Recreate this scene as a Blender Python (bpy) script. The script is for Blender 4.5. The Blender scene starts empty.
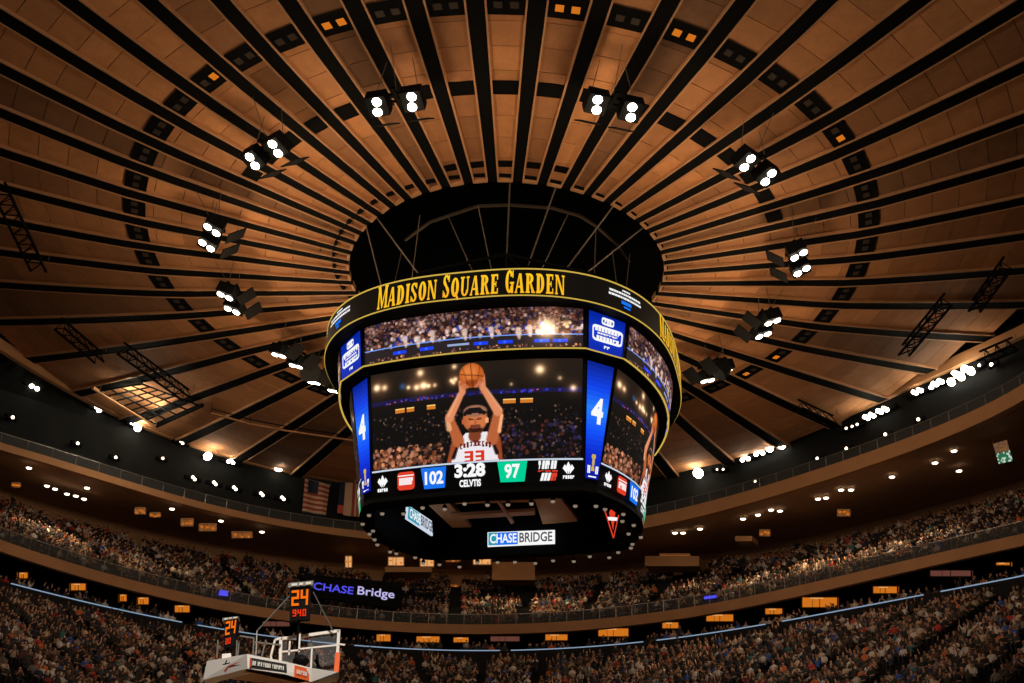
import bpy, math, random
import numpy as np
from mathutils import Vector, Matrix
random.seed(7); rng = np.random.default_rng(11)
PI = math.pi
SC = bpy.context.scene
COL = SC.collection
R = math.radians
vs = SC.view_settings; vs.view_transform = 'Standard'; vs.look = 'None'; vs.exposure = 0.0; vs.gamma = 1.0; vs.use_curve_mapping = False

# ------------------------------------------------------------------ camera
F = 1300.0
YAW, PITCH, ROLL = 0.0072589, 0.4942734, 0.0284734
CAM = np.array([0.40127, -73.63334, 2.0])
cy_, sy_, cp_, sp_ = math.cos(YAW), math.sin(YAW), math.cos(PITCH), math.sin(PITCH)
fw = np.array([sy_*cp_, cy_*cp_, sp_]); r0_ = np.array([cy_, -sy_, 0.0]); u0_ = np.cross(r0_, fw)
RT = math.cos(ROLL)*r0_ + math.sin(ROLL)*u0_
UP = -math.sin(ROLL)*r0_ + math.cos(ROLL)*u0_

def ray(x, y): return fw*F + RT*(x-512) - UP*(y-341.5)
def onz(x, y, z):
    d = ray(x, y); return CAM + d*((z-CAM[2])/d[2])
def ony(x, y, Y):
    d = ray(x, y); return CAM + d*((Y-CAM[1])/d[1])
def onR(x, y, fR, off=0.0):
    """point of the sight line on the vertical curved wall fR(theta)+off (far side)"""
    d = ray(x, y); lo, hi = 0.02, 0.2
    f = lambda t: math.hypot(*(CAM+d*t)[:2]) - (fR(math.atan2((CAM+d*t)[1], (CAM+d*t)[0])) + off)
    ts = np.linspace(0.115, 0.01, 400); t = ts[0]; prev = f(ts[0])
    for q in ts[1:]:
        v = f(q)
        if v < 0 <= prev:
            lo, hi = q, t
            for _ in range(30):
                m = (lo+hi)/2
                if f(m) > 0: hi = m
                else: lo = m
            return CAM + d*lo
        prev = v; t = q
    return CAM + d*0.08
def project(P):
    d = np.asarray(P, float)-CAM; z = d@fw
    return 512+F*(d@RT)/z, 341.5-F*(d@UP)/z

cam_d = bpy.data.cameras.new('camera'); cam = bpy.data.objects.new('camera', cam_d); COL.objects.link(cam)
cam.matrix_world = Matrix(((RT[0], UP[0], -fw[0], CAM[0]), (RT[1], UP[1], -fw[1], CAM[1]), (RT[2], UP[2], -fw[2], CAM[2]), (0, 0, 0, 1)))
cam_d.sensor_width = 36; cam_d.lens = 36*F/1024; cam_d.clip_end = 500
SC.camera = cam

# ------------------------------------------------------------------ materials
def lin(c): return tuple((v/12.92 if v <= .04045 else ((v+.055)/1.055)**2.4) for v in c)
def mat(name, col, rough=.7, metal=0., emit=None, es=0., noise=0., nscale=3., bump=0.):
    m = bpy.data.materials.new(name); m.use_nodes = True; nt = m.node_tree; b = nt.nodes['Principled BSDF']
    b.inputs['Roughness'].default_value = rough; b.inputs['Metallic'].default_value = metal
    b.inputs['Base Color'].default_value = (*col, 1)
    if noise or bump:
        tc = nt.nodes.new('ShaderNodeTexCoord'); n = nt.nodes.new('ShaderNodeTexNoise'); n.inputs['Scale'].default_value = nscale; n.inputs['Detail'].default_value = 4
        nt.links.new(tc.outputs['Object'], n.inputs['Vector'])
        if noise:
            r = nt.nodes.new('ShaderNodeMapRange'); r.inputs['To Min'].default_value = 1-noise; r.inputs['To Max'].default_value = 1+noise
            nt.links.new(n.outputs['Fac'], r.inputs['Value'])
            mx = nt.nodes.new('ShaderNodeMix'); mx.data_type = 'RGBA'; mx.blend_type = 'MULTIPLY'; mx.inputs[0].default_value = 1
            mx.inputs[6].default_value = (*col, 1); nt.links.new(r.outputs[0], mx.inputs[7]); nt.links.new(mx.outputs[2], b.inputs['Base Color'])
        if bump:
            bp = nt.nodes.new('ShaderNodeBump'); bp.inputs['Strength'].default_value = bump
            nt.links.new(n.outputs['Fac'], bp.inputs['Height']); nt.links.new(bp.outputs[0], b.inputs['Normal'])
    if emit: b.inputs['Emission Color'].default_value = (*emit, 1); b.inputs['Emission Strength'].default_value = es
    return m
def vmat(name, attr='col', emit=False, es=1., rough=.8, noise=0.):
    m = bpy.data.materials.new(name); m.use_nodes = True; nt = m.node_tree; b = nt.nodes['Principled BSDF']
    a = nt.nodes.new('ShaderNodeAttribute'); a.attribute_name = attr
    b.inputs['Roughness'].default_value = rough
    if emit:
        b.inputs['Specular IOR Level'].default_value = 0
        b.inputs['Base Color'].default_value = (.004, .004, .004, 1)
        nt.links.new(a.outputs['Color'], b.inputs['Emission Color']); b.inputs['Emission Strength'].default_value = es
    elif noise:
        tc = nt.nodes.new('ShaderNodeTexCoord'); n = nt.nodes.new('ShaderNodeTexNoise'); n.inputs['Scale'].default_value = 1.3; n.inputs['Detail'].default_value = 6; n.inputs['Roughness'].default_value = .7
        nt.links.new(tc.outputs['Object'], n.inputs['Vector'])
        r = nt.nodes.new('ShaderNodeMapRange'); r.inputs['To Min'].default_value = 1-noise; r.inputs['To Max'].default_value = 1+noise
        nt.links.new(n.outputs['Fac'], r.inputs['Value'])
        mx = nt.nodes.new('ShaderNodeMix'); mx.data_type = 'RGBA'; mx.blend_type = 'MULTIPLY'; mx.inputs[0].default_value = 1
        nt.links.new(a.outputs['Color'], mx.inputs[6]); nt.links.new(r.outputs[0], mx.inputs[7]); nt.links.new(mx.outputs[2], b.inputs['Base Color'])
    else: nt.links.new(a.outputs['Color'], b.inputs['Base Color'])
    return m
M = dict(
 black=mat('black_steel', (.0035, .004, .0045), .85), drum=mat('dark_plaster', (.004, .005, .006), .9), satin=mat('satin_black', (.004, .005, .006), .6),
 tan=mat('tan_wood_edge', (.50, .27, .13), .6, noise=.2, nscale=1.5), tile=vmat('ceiling_tile', noise=.35, rough=.85),
 gold=mat('gold_light_trim', (.5, .35, .05), .4, emit=(.62, .42, .07), es=1.), goldtext=vmat('gold_led_letters', emit=True, es=1.0),
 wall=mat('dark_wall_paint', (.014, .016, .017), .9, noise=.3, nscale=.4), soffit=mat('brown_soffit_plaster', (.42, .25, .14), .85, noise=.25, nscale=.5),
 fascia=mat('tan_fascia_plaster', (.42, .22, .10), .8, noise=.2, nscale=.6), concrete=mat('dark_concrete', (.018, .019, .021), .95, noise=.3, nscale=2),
 lens=mat('lamp_lens', (1, 1, 1), .3, emit=(1, .86, .66), es=22), lens2=mat('small_lamp_lens', (1, 1, 1), .3, emit=(1, .80, .58), es=5), lensw=mat('warm_lamp_lens', (1, .8, .5), .3, emit=(1, .55, .2), es=16),
 amber=mat('amber_lit_pane', (.12, .06, .02), .5, emit=(1., .27, .02), es=.6), amberdim=mat('dim_vent_pane', (.03, .02, .013), .8),
 ledline=mat('led_ledge_strip', (.1, .15, .2), .4, emit=(.30, .42, .58), es=.75), screen=vmat('led_screen', emit=True, es=1.0),
 white=mat('white_led', (.5, .5, .5), .4, emit=(1, 1, 1), es=.95), glyph=mat('pale_led', (.5, .5, .5), .4, emit=(.75, .85, 1), es=.8),
 blueled=mat('blue_led_box', (.02, .1, .4), .4, emit=(.01, .17, .85), es=1.), greenled=mat('green_led_box', (.02, .3, .2), .4, emit=(.0, .62, .30), es=1.),
 redled=mat('red_led', (.3, .02, .02), .4, emit=(.75, .05, .02), es=1.), tealled=mat('teal_led', (.02, .3, .35), .4, emit=(.02, .35, .48), es=.9), purple=mat('violet_led', (.1, .1, .5), .4, emit=(.10, .09, .95), es=.85),
 lilac=mat('lilac_led', (.5, .5, .6), .4, emit=(.55, .50, .85), es=.9), greyink=mat('grey_sign_ink', (.2, .2, .2), .5, emit=(.12, .12, .13), es=.7),
 orangeled=mat('orange_led', (.5, .1, 0), .4, emit=(1., .17, .004), es=1.0), redseg=mat('red_orange_led', (.5, .03, 0), .4, emit=(1., .045, .004), es=.9),
 pad=mat('white_pad_vinyl', (.80, .78, .75), .5), orange=mat('glowing_orange_vinyl', (.75, .13, .03), .5, emit=(.6, .07, .01), es=.15), steel=mat('grey_steel', (.25, .24, .23), .4, .6), glass=None,  # orange vinyl carries an added faint glow of its own
 redp=mat('red_print', (.55, .07, .04), .6), blackp=mat('black_print', (.02, .02, .022), .6), whitep=mat('white_print', (.7, .7, .68), .6), cable=mat('steel_cable', (.16, .13, .10), .5, .5),
 navy=mat('navy_cloth', (.01, .02, .05), .9), stripe_r=mat('red_stripe_cloth', (.30, .05, .035), .9), stripe_w=mat('cream_stripe_cloth', (.55, .38, .26), .9),
 platform=mat('brown_platform', (.62, .36, .2), .8), court=mat('court_wood', (.62, .40, .22), .45, noise=.1), seatback=mat('charcoal_seat', (.012, .012, .014), .8),
)
for k_, m_ in M.items():
    if m_ is None: continue
    b_ = m_.node_tree.nodes['Principled BSDF']
    if k_ in ('black', 'satin', 'drum', 'screen', 'goldtext', 'seatback', 'concrete', 'wall'): b_.inputs['Specular IOR Level'].default_value = .06
    if b_.inputs['Emission Strength'].default_value > 0 and k_ not in ('lens', 'lens2', 'lensw', 'orange', 'screen', 'goldtext'):
        b_.inputs['Base Color'].default_value = (.003, .003, .003, 1); b_.inputs['Specular IOR Level'].default_value = 0; b_.inputs['Roughness'].default_value = 1
gm = mat('clear_glass', (.6, .65, .7), .05); gb = gm.node_tree.nodes['Principled BSDF']; gb.inputs['Alpha'].default_value = .1; M['glass'] = gm
rg = mat('balustrade_glass', (.06, .065, .07), .7); rg.node_tree.nodes['Principled BSDF'].inputs['Alpha'].default_value = .35; M['rglass'] = rg

# ------------------------------------------------------------------ mesh helpers
class MB:
    def __init__(s): s.v = []; s.f = []; s.m = []; s.c = []; s.mats = []
    def mi(s, m):
        if m not in s.mats: s.mats.append(m)
        return s.mats.index(m)
    def add(s, vs, fs, m, col=None):
        o = len(s.v); s.v += [tuple(map(float, v)) for v in vs]; k = s.mi(m)
        for f in fs: s.f.append(tuple(i+o for i in f)); s.m.append(k); s.c.append(col)
    def hexa(s, p, m, col=None):   # p: 8 points, bottom 4 then top 4
        s.add(p, [(3, 2, 1, 0), (4, 5, 6, 7), (0, 1, 5, 4), (1, 2, 6, 5), (2, 3, 7, 6), (3, 0, 4, 7)], m, col)
    def box(s, c, h, m, X=(1, 0, 0), Y=(0, 1, 0), Z=(0, 0, 1), col=None):
        c, X, Y, Z = (np.array(q, float) for q in (c, X, Y, Z))
        p = [c+X*h[0]*a+Y*h[1]*b+Z*h[2]*d for d in (-1, 1) for a, b in ((-1, -1), (1, -1), (1, 1), (-1, 1))]
        s.hexa(p, m, col)
    def bar(s, a, b, w, m, n=4, col=None):
        a = np.array(a, float); b = np.array(b, float); d = b-a; L = np.linalg.norm(d); d /= L
        t = np.array([0, 0, 1.]) if abs(d[2]) < .9 else np.array([1., 0, 0])
        x = np.cross(d, t); x /= np.linalg.norm(x); y = np.cross(d, x); ph = PI/4 if n == 4 else 0
        vs = [p+(x*math.cos(2*PI*i/n+ph)+y*math.sin(2*PI*i/n+ph))*w for p in (a, b) for i in range(n)]
        s.add(vs, [(i, (i+1) % n, n+(i+1) % n, n+i) for i in range(n)]+[tuple(range(n))[::-1], tuple(range(n, 2*n))], m, col)
    def cone(s, c, d, r1, r2, L, m, n=10, cap=True):
        c = np.array(c, float); d = np.array(d, float); d /= np.linalg.norm(d)
        t = np.array([0, 0, 1.]) if abs(d[2]) < .9 else np.array([1., 0, 0])
        x = np.cross(d, t); x /= np.linalg.norm(x); y = np.cross(d, x)
        vs = [c+d*q+(x*math.cos(2*PI*i/n)+y*math.sin(2*PI*i/n))*r for q, r in ((0, r1), (L, r2)) for i in range(n)]
        s.add(vs, [(i, (i+1) % n, n+(i+1) % n, n+i) for i in range(n)]+([tuple(range(n))[::-1], tuple(range(n, 2*n))] if cap else []), m)
    def sweep(s, prof_pts, m, closed_prof=True, closed_path=False, cols=None):
        """prof_pts: list (path) of lists (profile) of 3D points"""
        n = len(prof_pts[0]); o = len(s.v); k = s.mi(m)
        for pr in prof_pts: s.v += [tuple(map(float, v)) for v in pr]
        P = len(prof_pts)
        for i in range(P if closed_path else P-1):
            j = (i+1) % P
            for a in range(n if closed_prof else n-1):
                b = (a+1) % n
                s.f.append((o+i*n+a, o+j*n+a, o+j*n+b, o+i*n+b)); s.m.append(k); s.c.append(None)
        if closed_prof and not closed_path:
            s.f.append(tuple(o+a for a in range(n))[::-1]); s.m.append(k); s.c.append(None)
            s.f.append(tuple(o+(P-1)*n+a for a in range(n))); s.m.append(k); s.c.append(None)
    def mesh(s, name, origin=(0, 0, 0)):
        me = bpy.data.meshes.new(name); ox = np.array(origin)
        me.from_pydata([tuple(np.array(v)-ox) for v in s.v] if any(origin) else s.v, [], s.f)
        for m in s.mats: me.materials.append(m)
        me.polygons.foreach_set('material_index', s.m)
        if any(c is not None for c in s.c):
            at = me.color_attributes.new('col', 'FLOAT_COLOR', 'CORNER'); arr = []
            for f, c in zip(s.f, s.c): arr += [(*(c or (1, 1, 1)), 1.)]*len(f)
            at.data.foreach_set('color', np.array(arr, dtype=np.float32).ravel())
        me.update(); return me
    def build(s, name, parent=None, origin=(0, 0, 0), smooth=False):
        me = s.mesh(name, origin)
        if smooth: me.polygons.foreach_set('use_smooth', [True]*len(me.polygons))
        o = bpy.data.objects.new(name, me); COL.objects.link(o); o.location = origin
        if parent is not None: attach(o, parent)
        return o
def attach(o, parent):
    o.parent = parent; o.location = Vector(o.location)-wloc(parent)
def wloc(o):
    v = Vector(o.location)
    while o.parent: o = o.parent; v += Vector(o.location)
    return v
def tag(o, label=None, cat=None, group=None, kind=None):
    if label: o['label'] = label
    if cat: o['category'] = cat
    if group: o['group'] = group
    if kind: o['kind'] = kind
    return o
def empty(name, loc, label, cat, group=None):
    o = bpy.data.objects.new(name, None); COL.objects.link(o); o.location = tuple(map(float, loc)); o.empty_display_size = .2
    return tag(o, label, cat, group)
def part(mb, name, parent, label=None, smooth=False):
    """mesh built in world coordinates, parented to an unrotated thing"""
    pl = wloc(parent); me = mb.mesh(name, tuple(pl))
    if smooth: me.polygons.foreach_set('use_smooth', [True]*len(me.polygons))
    o = bpy.data.objects.new(name, me); COL.objects.link(o); o.parent = parent
    if label: o['label'] = label
    return o
def structure(mb, name, label=None):
    o = mb.build(name); o['kind'] = 'structure'
    if label: o['label'] = label
    return o

_tc = {}
def text_geo(s, bold=.02):
    """2D triangles of a string, height of capitals = 1, width normalised to its own"""
    if (s, bold) in _tc: return _tc[(s, bold)]
    cu = bpy.data.curves.new('t', 'FONT'); cu.body = s; cu.size = 1.4; cu.offset = bold; cu.resolution_u = 3
    o = bpy.data.objects.new('t', cu); COL.objects.link(o)
    dg = bpy.context.evaluated_depsgraph_get(); dg.update(); me = bpy.data.meshes.new_from_object(o.evaluated_get(dg))
    V = np.array([v.co[:2] for v in me.vertices]) if len(me.vertices) else np.zeros((1, 2)); Fc = [tuple(p.vertices) for p in me.polygons]
    bpy.data.objects.remove(o); bpy.data.curves.remove(cu); bpy.data.meshes.remove(me)
    V[:, 0] -= V[:, 0].min(); V[:, 1] -= V[:, 1].min() if ',' not in s else 0
    w = V[:, 0].max(); _tc[(s, bold)] = (V/np.array([w, V[:, 1].max()]), Fc); return _tc[(s, bold)]
def put_text(mb, s, m, surf, u0, v0, u1, v1, bold=.03, shear=0., col=None):
    """map a string to the rectangle of a surface function surf(u,v)->3D point (already offset)"""
    V, Fc = text_geo(s, bold)
    mb.add([surf(u0+(u1-u0)*(x+shear*y), v0+(v1-v0)*y) for x, y in V], Fc, m, col)

# ------------------------------------------------------------------ measured plan curves of the bowl
def curve(pts, z, deg=3):
    P = np.array([onz(x, y, z)[:2] for x, y in pts]); th = np.arctan2(P[:, 1], P[:, 0]); r = np.hypot(*P.T)
    c = np.polyfit(th, r, deg); a, b = th.min(), th.max()
    da, db = np.polyval(np.polyder(c), a), np.polyval(np.polyder(c), b)
    def f(t):
        if t < -PI/2: t += 2*PI
        if t < a: return float(np.polyval(c, a)+(.5*da)*(t-a))
        if t > b: return float(np.polyval(c, b)+(.5*db)*(t-b))
        return float(np.polyval(c, t))
    return f
ZB, ZL, ZE, ZO = 44.0, 34.0, 31.0, 49.9
R_bridge = curve([(0, 442), (25, 450), (120, 479), (199, 499.8), (238.6, 510.5), (297, 524), (356, 530), (430, 535), (560, 530), (660, 512.5), (718.6, 497), (765.5, 486), (826, 468.5), (859, 456), (894, 442), (980, 404), (1023, 386.6)], ZB, 5)
R_low = curve([(0, 541.8), (84, 564), (180, 590), (258, 606), (342, 619.5), (370, 622), (475, 623.7), (570, 620.6), (640.5, 612), (740, 598.6), (821.6, 580), (919, 560), (1023, 532)], ZL, 4)
R_led = curve([(0, 581.5), (51.8, 594), (179.7, 620.5), (378, 649), (472.6, 651.4), (548, 649), (563, 648), (632, 642.6), (678, 637), (740, 629), (864, 607.4), (975, 586), (1024, 575)], ZE, 4)
R_outf = curve([(5, 352), (17.6, 358), (80, 388), (152, 428), (244, 460), (289, 472), (344, 481), (520, 486), (685, 463), (736, 455), (797, 439), (828, 424), (882, 394), (925, 369), (1000, 345), (1023, 335)], ZO, 5)
U0, U1 = 18., 162.
def lo_pt(u, i, off=0.):
    """plan point of row i of the lower bowl; u is the azimuth in degrees, beyond U0/U1 the rows run on straight"""
    v = min(max(u, U0), U1); t = R(v); p = pol(t, R_led(t), 0)[:2]; na = R(180+min(max(v, 47), 133)); n = np.array([math.cos(na), math.sin(na)])
    p = p+np.array([n[1], -n[0]])*(u-v)*.75
    d = .5+.88*i+off
    return np.array([p[0]+n[0]*d, p[1]+n[1]*d, ZE-1.75-.43*i]), n
def R_out(t):
    if t < -PI/2-1e-6: t += 2*PI
    if R(8) <= t <= R(168): return R_outf(t)
    e = R(8) if t < R(8) else R(168); d = min(abs(t-e), 1.3)
    return R_outf(e)+ (62-R_outf(e))*min(1, d/.7)
def pol(t, r, z): return np.array([r*math.cos(t), r*math.sin(t), z])
TH = np.radians(np.linspace(-25, 205, 171))

# ------------------------------------------------------------------ ceiling
Z0, Z1, RR0 = 46.876, 48.265, 10.566
PHC = 0.0230781
def harm(c, k):
    t = R(7.5*k); return c@np.array([1, math.cos(t), math.sin(t), math.cos(2*t), math.sin(2*t), math.cos(3*t), math.sin(3*t)])
C0 = np.array([0.0082, -0.0416, 0.401, 0.0824, 0.1307, 0.0563, -0.0195]); A0 = np.array([-0.0156, 0.01129, -0.01213, 0.00231, 0.02273, -0.00429, 0.00725])
C1 = np.array([0.5137, -1.179, 0.0892, 0.5854, 0.0047, -0.0873, 0.0449]); A1 = np.array([0.01085, -0.02548, -0.01837, -0.00145, 0.00607, -0.00789, 0.00139])
def cpt(k, s, dz=0.):
    th = R(-90+7.5*k)+PHC
    p0 = pol(th+harm(A0, k), RR0+harm(C0, k), 0)[:2]; p1 = pol(th+harm(A1, k), 24+harm(C1, k), 0)[:2]
    q = p0+(p1-p0)*(s-RR0)/(24-RR0)
    z = Z0+(Z1-Z0)*(s-RR0)/(24-RR0) if s < 24 else Z1+(s-24)*(.06+.10*min(1, max(0, (17.8-abs(k))/3.5)))+.0012*(s-24)**2
    return np.array([q[0], q[1], z+dz])
def s_out(k):
    s = 24.
    while s < 70:
        p = cpt(k, s)
        if math.hypot(p[0], p[1]) >= R_out(math.atan2(p[1], p[0])): break
        s += .25
    return s
def halfw(s): return .27+.2*min(1, max(0, (s-RR0)/(24-RR0)))+max(0, s-24)*.004
LIP = .11
def edge(k, s, side, off, dz=0.):
    """point beside rib line k (k half integer), offset to side"""
    p = cpt(k, s, dz); d = cpt(k, s+.5)-cpt(k, s-.5); d[2] = 0; d /= np.linalg.norm(d); n = np.array([-d[1], d[0], 0])
    return p+n*side*off
NUM = 'zero one two three four five six seven eight nine ten eleven twelve thirteen fourteen fifteen sixteen seventeen eighteen nineteen twenty twenty-one twenty-two twenty-three twenty-four twenty-five twenty-six twenty-seven twenty-eight twenty-nine thirty'.split()
NUM += ['thirty-'+n for n in NUM[1:10]]+['forty']
ceil = MB()
TONE = [(.50, .235, .098), (.36, .17, .075), (.60, .285, .118), (.23, .115, .055)]
for k in range(-24, 24):
    so = min(s_out(k-.5), s_out(k+.5)); s = RR0+.05
    bay = TONE[[0, 2, 1, 3, 0, 1, 2, 1, 0, 3, 2, 1][(k*5) % 12]]
    # k-.5 line: bay lies on its +azimuth side
    while s < so-.2:
        L = 1.75; e = min(s+L-.04, so)
        a = halfw(s)+LIP; b = halfw(e)+LIP
        w = edge(k+.5, s, -1, a)-edge(k-.5, s, 1, a); mid = (e-s)
        q = rng.uniform(.82, 1.12); c = tuple(v*q for v in bay)
        P = [edge(k-.5, s, 1, a), edge(k-.5, e, 1, b), edge(k+.5, e, -1, b), edge(k+.5, s, -1, a)]
        ceil.hexa([p for p in P]+[p+np.array([0, 0, .12]) for p in P], M['tile'], c)
        s += L
    a = halfw(RR0)+LIP*.2
    P = [edge(k-.5, RR0-.12, 1, a, -.22), edge(k-.5, RR0+.06, 1, a, -.22), edge(k+.5, RR0+.06, -1, a, -.22), edge(k+.5, RR0-.12, -1, a, -.22)]
    ceil.hexa([p for p in P]+[p+np.array([0, 0, .4]) for p in P], M['tan'], (.5, .27, .13))
co = structure(ceil, 'ceiling', 'round arena ceiling of tan tiles between black ribs')
back = MB(); rows = []
for k in range(-24, 24):
    so = s_out(k)+1.5
    rows.append([cpt(k, RR0, .55), cpt(k, so, .6), cpt(k, so, .8), cpt(k, RR0, .8)])
back.sweep(rows, M['drum'], True, True)
structure(back, 'ceiling_backing', 'dark void above the ceiling tiles')
for i, k in enumerate(np.arange(-24, 24)+.5):
    mb = MB(); so = s_out(k)+.3; st = np.linspace(RR0-.1, so, 14)
    mb.sweep([[edge(k, s, -1, halfw(s), -.16), edge(k, s, 1, halfw(s), -.16), edge(k, s, 1, halfw(s), .5), edge(k, s, -1, halfw(s), .5)] for s in st], M['black'])
    for sd in (-1, 1):
        mb.sweep([[edge(k, s, sd, halfw(s)+.01, -.20), edge(k, s, sd, halfw(s)+LIP, -.20), edge(k, s, sd, halfw(s)+LIP, .12), edge(k, s, sd, halfw(s)+.01, .12)] for s in st], M['tan'])
    structure(mb, 'trim_%d' % (i+1), 'black radial ceiling rib with tan wooden edges')
# drum above the opening
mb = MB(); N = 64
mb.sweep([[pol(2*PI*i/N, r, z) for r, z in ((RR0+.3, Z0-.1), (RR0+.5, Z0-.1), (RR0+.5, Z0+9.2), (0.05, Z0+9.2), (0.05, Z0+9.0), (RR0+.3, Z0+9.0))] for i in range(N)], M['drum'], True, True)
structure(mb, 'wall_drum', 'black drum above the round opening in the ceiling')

def vent(k, s, L, lit, label, group):
    c = cpt(k, s); o = empty('ceiling_vent', c, label, 'ceiling vent', group)
    mb = MB(); a, b = s-L/2, s+L/2
    P = [edge(k-.5, a, 1, halfw(a)+LIP*.9, -.09), edge(k-.5, b, 1, halfw(b)+LIP*.9, -.09), edge(k+.5, b, -1, halfw(b)+LIP*.9, -.09), edge(k+.5, a, -1, halfw(a)+LIP*.9, -.09)]
    mb.hexa([p for p in P]+[p+np.array([0, 0, .05]) for p in P], M['black']); part(mb, 'grille', o)
    if lit:
        u = P[3]-P[0]; u /= np.linalg.norm(u); v = P[1]-P[0]; v /= np.linalg.norm(v)
        mid = sum(P)/4
        for q, mm in zip((-.42, .42), lit):
            mb = MB(); mb.box(mid+u*q+np.array([0, 0, -.01]), (.22, .2, .04), M[mm], u, v); part(mb, 'light_panel', o, 'amber lit panel' if mm == 'amber' else None)
for k in range(-21, 21):
    lit = ('amber', 'amber') if k in (-3, 1, 3) else (('amberdim', 'amber') if k in (-6, 7, 16, 17) else ('amberdim', 'amberdim'))
    side = 'left' if k < 0 else 'right'
    if k in (-3, -1, 1, 3, -6, 7, 16, 17): lab = 'black vent with lit amber pane, outer ring, %s half, bay %s from top' % (side, NUM[abs(k)])
    else: lab = 'plain dark vent in the outer ring, %s half, bay %s from top' % (side, NUM[abs(k)])
    vent(k, 24.0-.0, 1.35, lit, lab, 'outer ring of ceiling vents')
for k in range(-8, 10): vent(k, 18.1, 1.0, None, 'black vent without panes, inner ring, %s half, bay %s from top' % ('left' if k < 0 else 'right', NUM[abs(k)]), 'inner ring of plain vents')
for k in range(-2, 3): vent(k, 11.9, .5, None, 'small black vent at the rim of the opening, %s side, bay %s from top' % ('left' if k < 0 else 'right', NUM[abs(k)]), 'rim vents')

# ------------------------------------------------------------------ bowl shell
def band(mb, fR, off0, off1, z0, z1, m):
    mb.sweep([[pol(t, fR(t)+off0, z0), pol(t, fR(t)+off1, z0), pol(t, fR(t)+off1, z1), pol(t, fR(t)+off0, z1)] for t in TH], m)
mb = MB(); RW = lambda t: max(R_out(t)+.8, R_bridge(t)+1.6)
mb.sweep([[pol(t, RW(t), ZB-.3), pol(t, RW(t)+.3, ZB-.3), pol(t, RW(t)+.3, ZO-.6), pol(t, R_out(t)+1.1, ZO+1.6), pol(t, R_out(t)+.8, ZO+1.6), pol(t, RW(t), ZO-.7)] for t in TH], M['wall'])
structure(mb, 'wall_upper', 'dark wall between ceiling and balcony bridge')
mb = MB(); mb.sweep([[pol(t, R_out(t)+.05, ZO-.55+.35), pol(t, R_out(t)+.5, ZO-.2), pol(t, R_out(t)+.5, ZO+.7), pol(t, R_out(t)+.05, ZO+.7)] for t in TH], M['fascia'])
structure(mb, 'trim_49', 'tan edge strip where ceiling meets wall')
bh = lambda t: .62+.53*min(1, max(0, (R(115)-(t if t > -PI/2 else t+2*PI))/R(50)))
mb = MB(); mb.sweep([[pol(t, R_bridge(t), ZB-bh(t)), pol(t, R_bridge(t)+.5, ZB-bh(t)), pol(t, R_bridge(t)+.5, ZB), pol(t, R_bridge(t), ZB)] for t in TH], M['fascia']); structure(mb, 'trim_50', 'tan fascia of the upper bridge')
mb = MB(); mb.sweep([[pol(t, R_bridge(t)+.5, ZB-bh(t)+.08), pol(t, R_low(t)+23, ZB+.9), pol(t, R_low(t)+23, ZB+1.1), pol(t, R_bridge(t)+.5, ZB-.3)] for t in TH], M['soffit'])
structure(mb, 'wall_soffit', 'brown soffit under the upper bridge')
mb = MB(); band(mb, R_low, 0, .45, ZL-.85, ZL, M['fascia']); structure(mb, 'trim_51', 'tan fascia of the upper tier')
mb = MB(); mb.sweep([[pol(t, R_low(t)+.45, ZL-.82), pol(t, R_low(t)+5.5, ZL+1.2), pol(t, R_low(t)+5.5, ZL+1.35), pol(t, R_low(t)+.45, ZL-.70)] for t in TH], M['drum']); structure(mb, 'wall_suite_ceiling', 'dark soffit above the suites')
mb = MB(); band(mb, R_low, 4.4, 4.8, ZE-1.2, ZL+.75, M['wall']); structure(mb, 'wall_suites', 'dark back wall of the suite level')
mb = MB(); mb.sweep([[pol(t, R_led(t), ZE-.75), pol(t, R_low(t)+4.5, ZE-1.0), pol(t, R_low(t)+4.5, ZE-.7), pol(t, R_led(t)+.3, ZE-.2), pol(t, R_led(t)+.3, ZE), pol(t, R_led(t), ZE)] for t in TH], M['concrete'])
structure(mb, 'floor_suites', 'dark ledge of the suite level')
mb = MB(); seg = [(2, 26), (28, 47), (49.5, 66), (68, 87), (88.5, 108), (110, 128), (130, 150), (152, 186)]
for a, b in seg:
    tt = np.radians(np.linspace(a, b, 14))
    mb.sweep([[pol(t, R_led(t)-.08, ZE-.02), pol(t, R_led(t)+.02, ZE-.02), pol(t, R_led(t)+.02, ZE+.045), pol(t, R_led(t)-.08, ZE+.045)] for t in tt], M['ledline'])
tag(mb.build('led_ribbon'), 'thin pale blue LED ribbon along the ledge below the suites', 'light strip')

# stepped tiers
UROWS, LROWS = 17, 29
def up_row(t, i): return R_low(t)+.9+.86*i, ZL-.15+.5*i
mb = MB(); P = []
for t in TH:
    pr = [pol(t, R_low(t)+.45, ZL-.68)]
    for i in range(UROWS):
        r, z = up_row(t, i); pr += [pol(t, r-.43, z), pol(t, r+.43, z)]
    r, z = up_row(t, UROWS); pr += [pol(t, r, z), pol(t, r+.5, z-.6)]
    P.append(pr)
mb.sweep(P, M['concrete'], True); structure(mb, 'floor_upper_tier', 'dark stepped terrace of the upper tier')
mb = MB(); mb.sweep([[pol(t, up_row(t, UROWS)[0]+.5, ZL+6), pol(t, up_row(t, UROWS)[0]+.9, ZL+6), pol(t, up_row(t, UROWS)[0]+.9, ZB+.35), pol(t, up_row(t, UROWS)[0]+.5, ZB+.35)] for t in TH], M['soffit'])
structure(mb, 'wall_back', 'brown wall behind the upper tier')
mb = MB(); P = []
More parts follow.
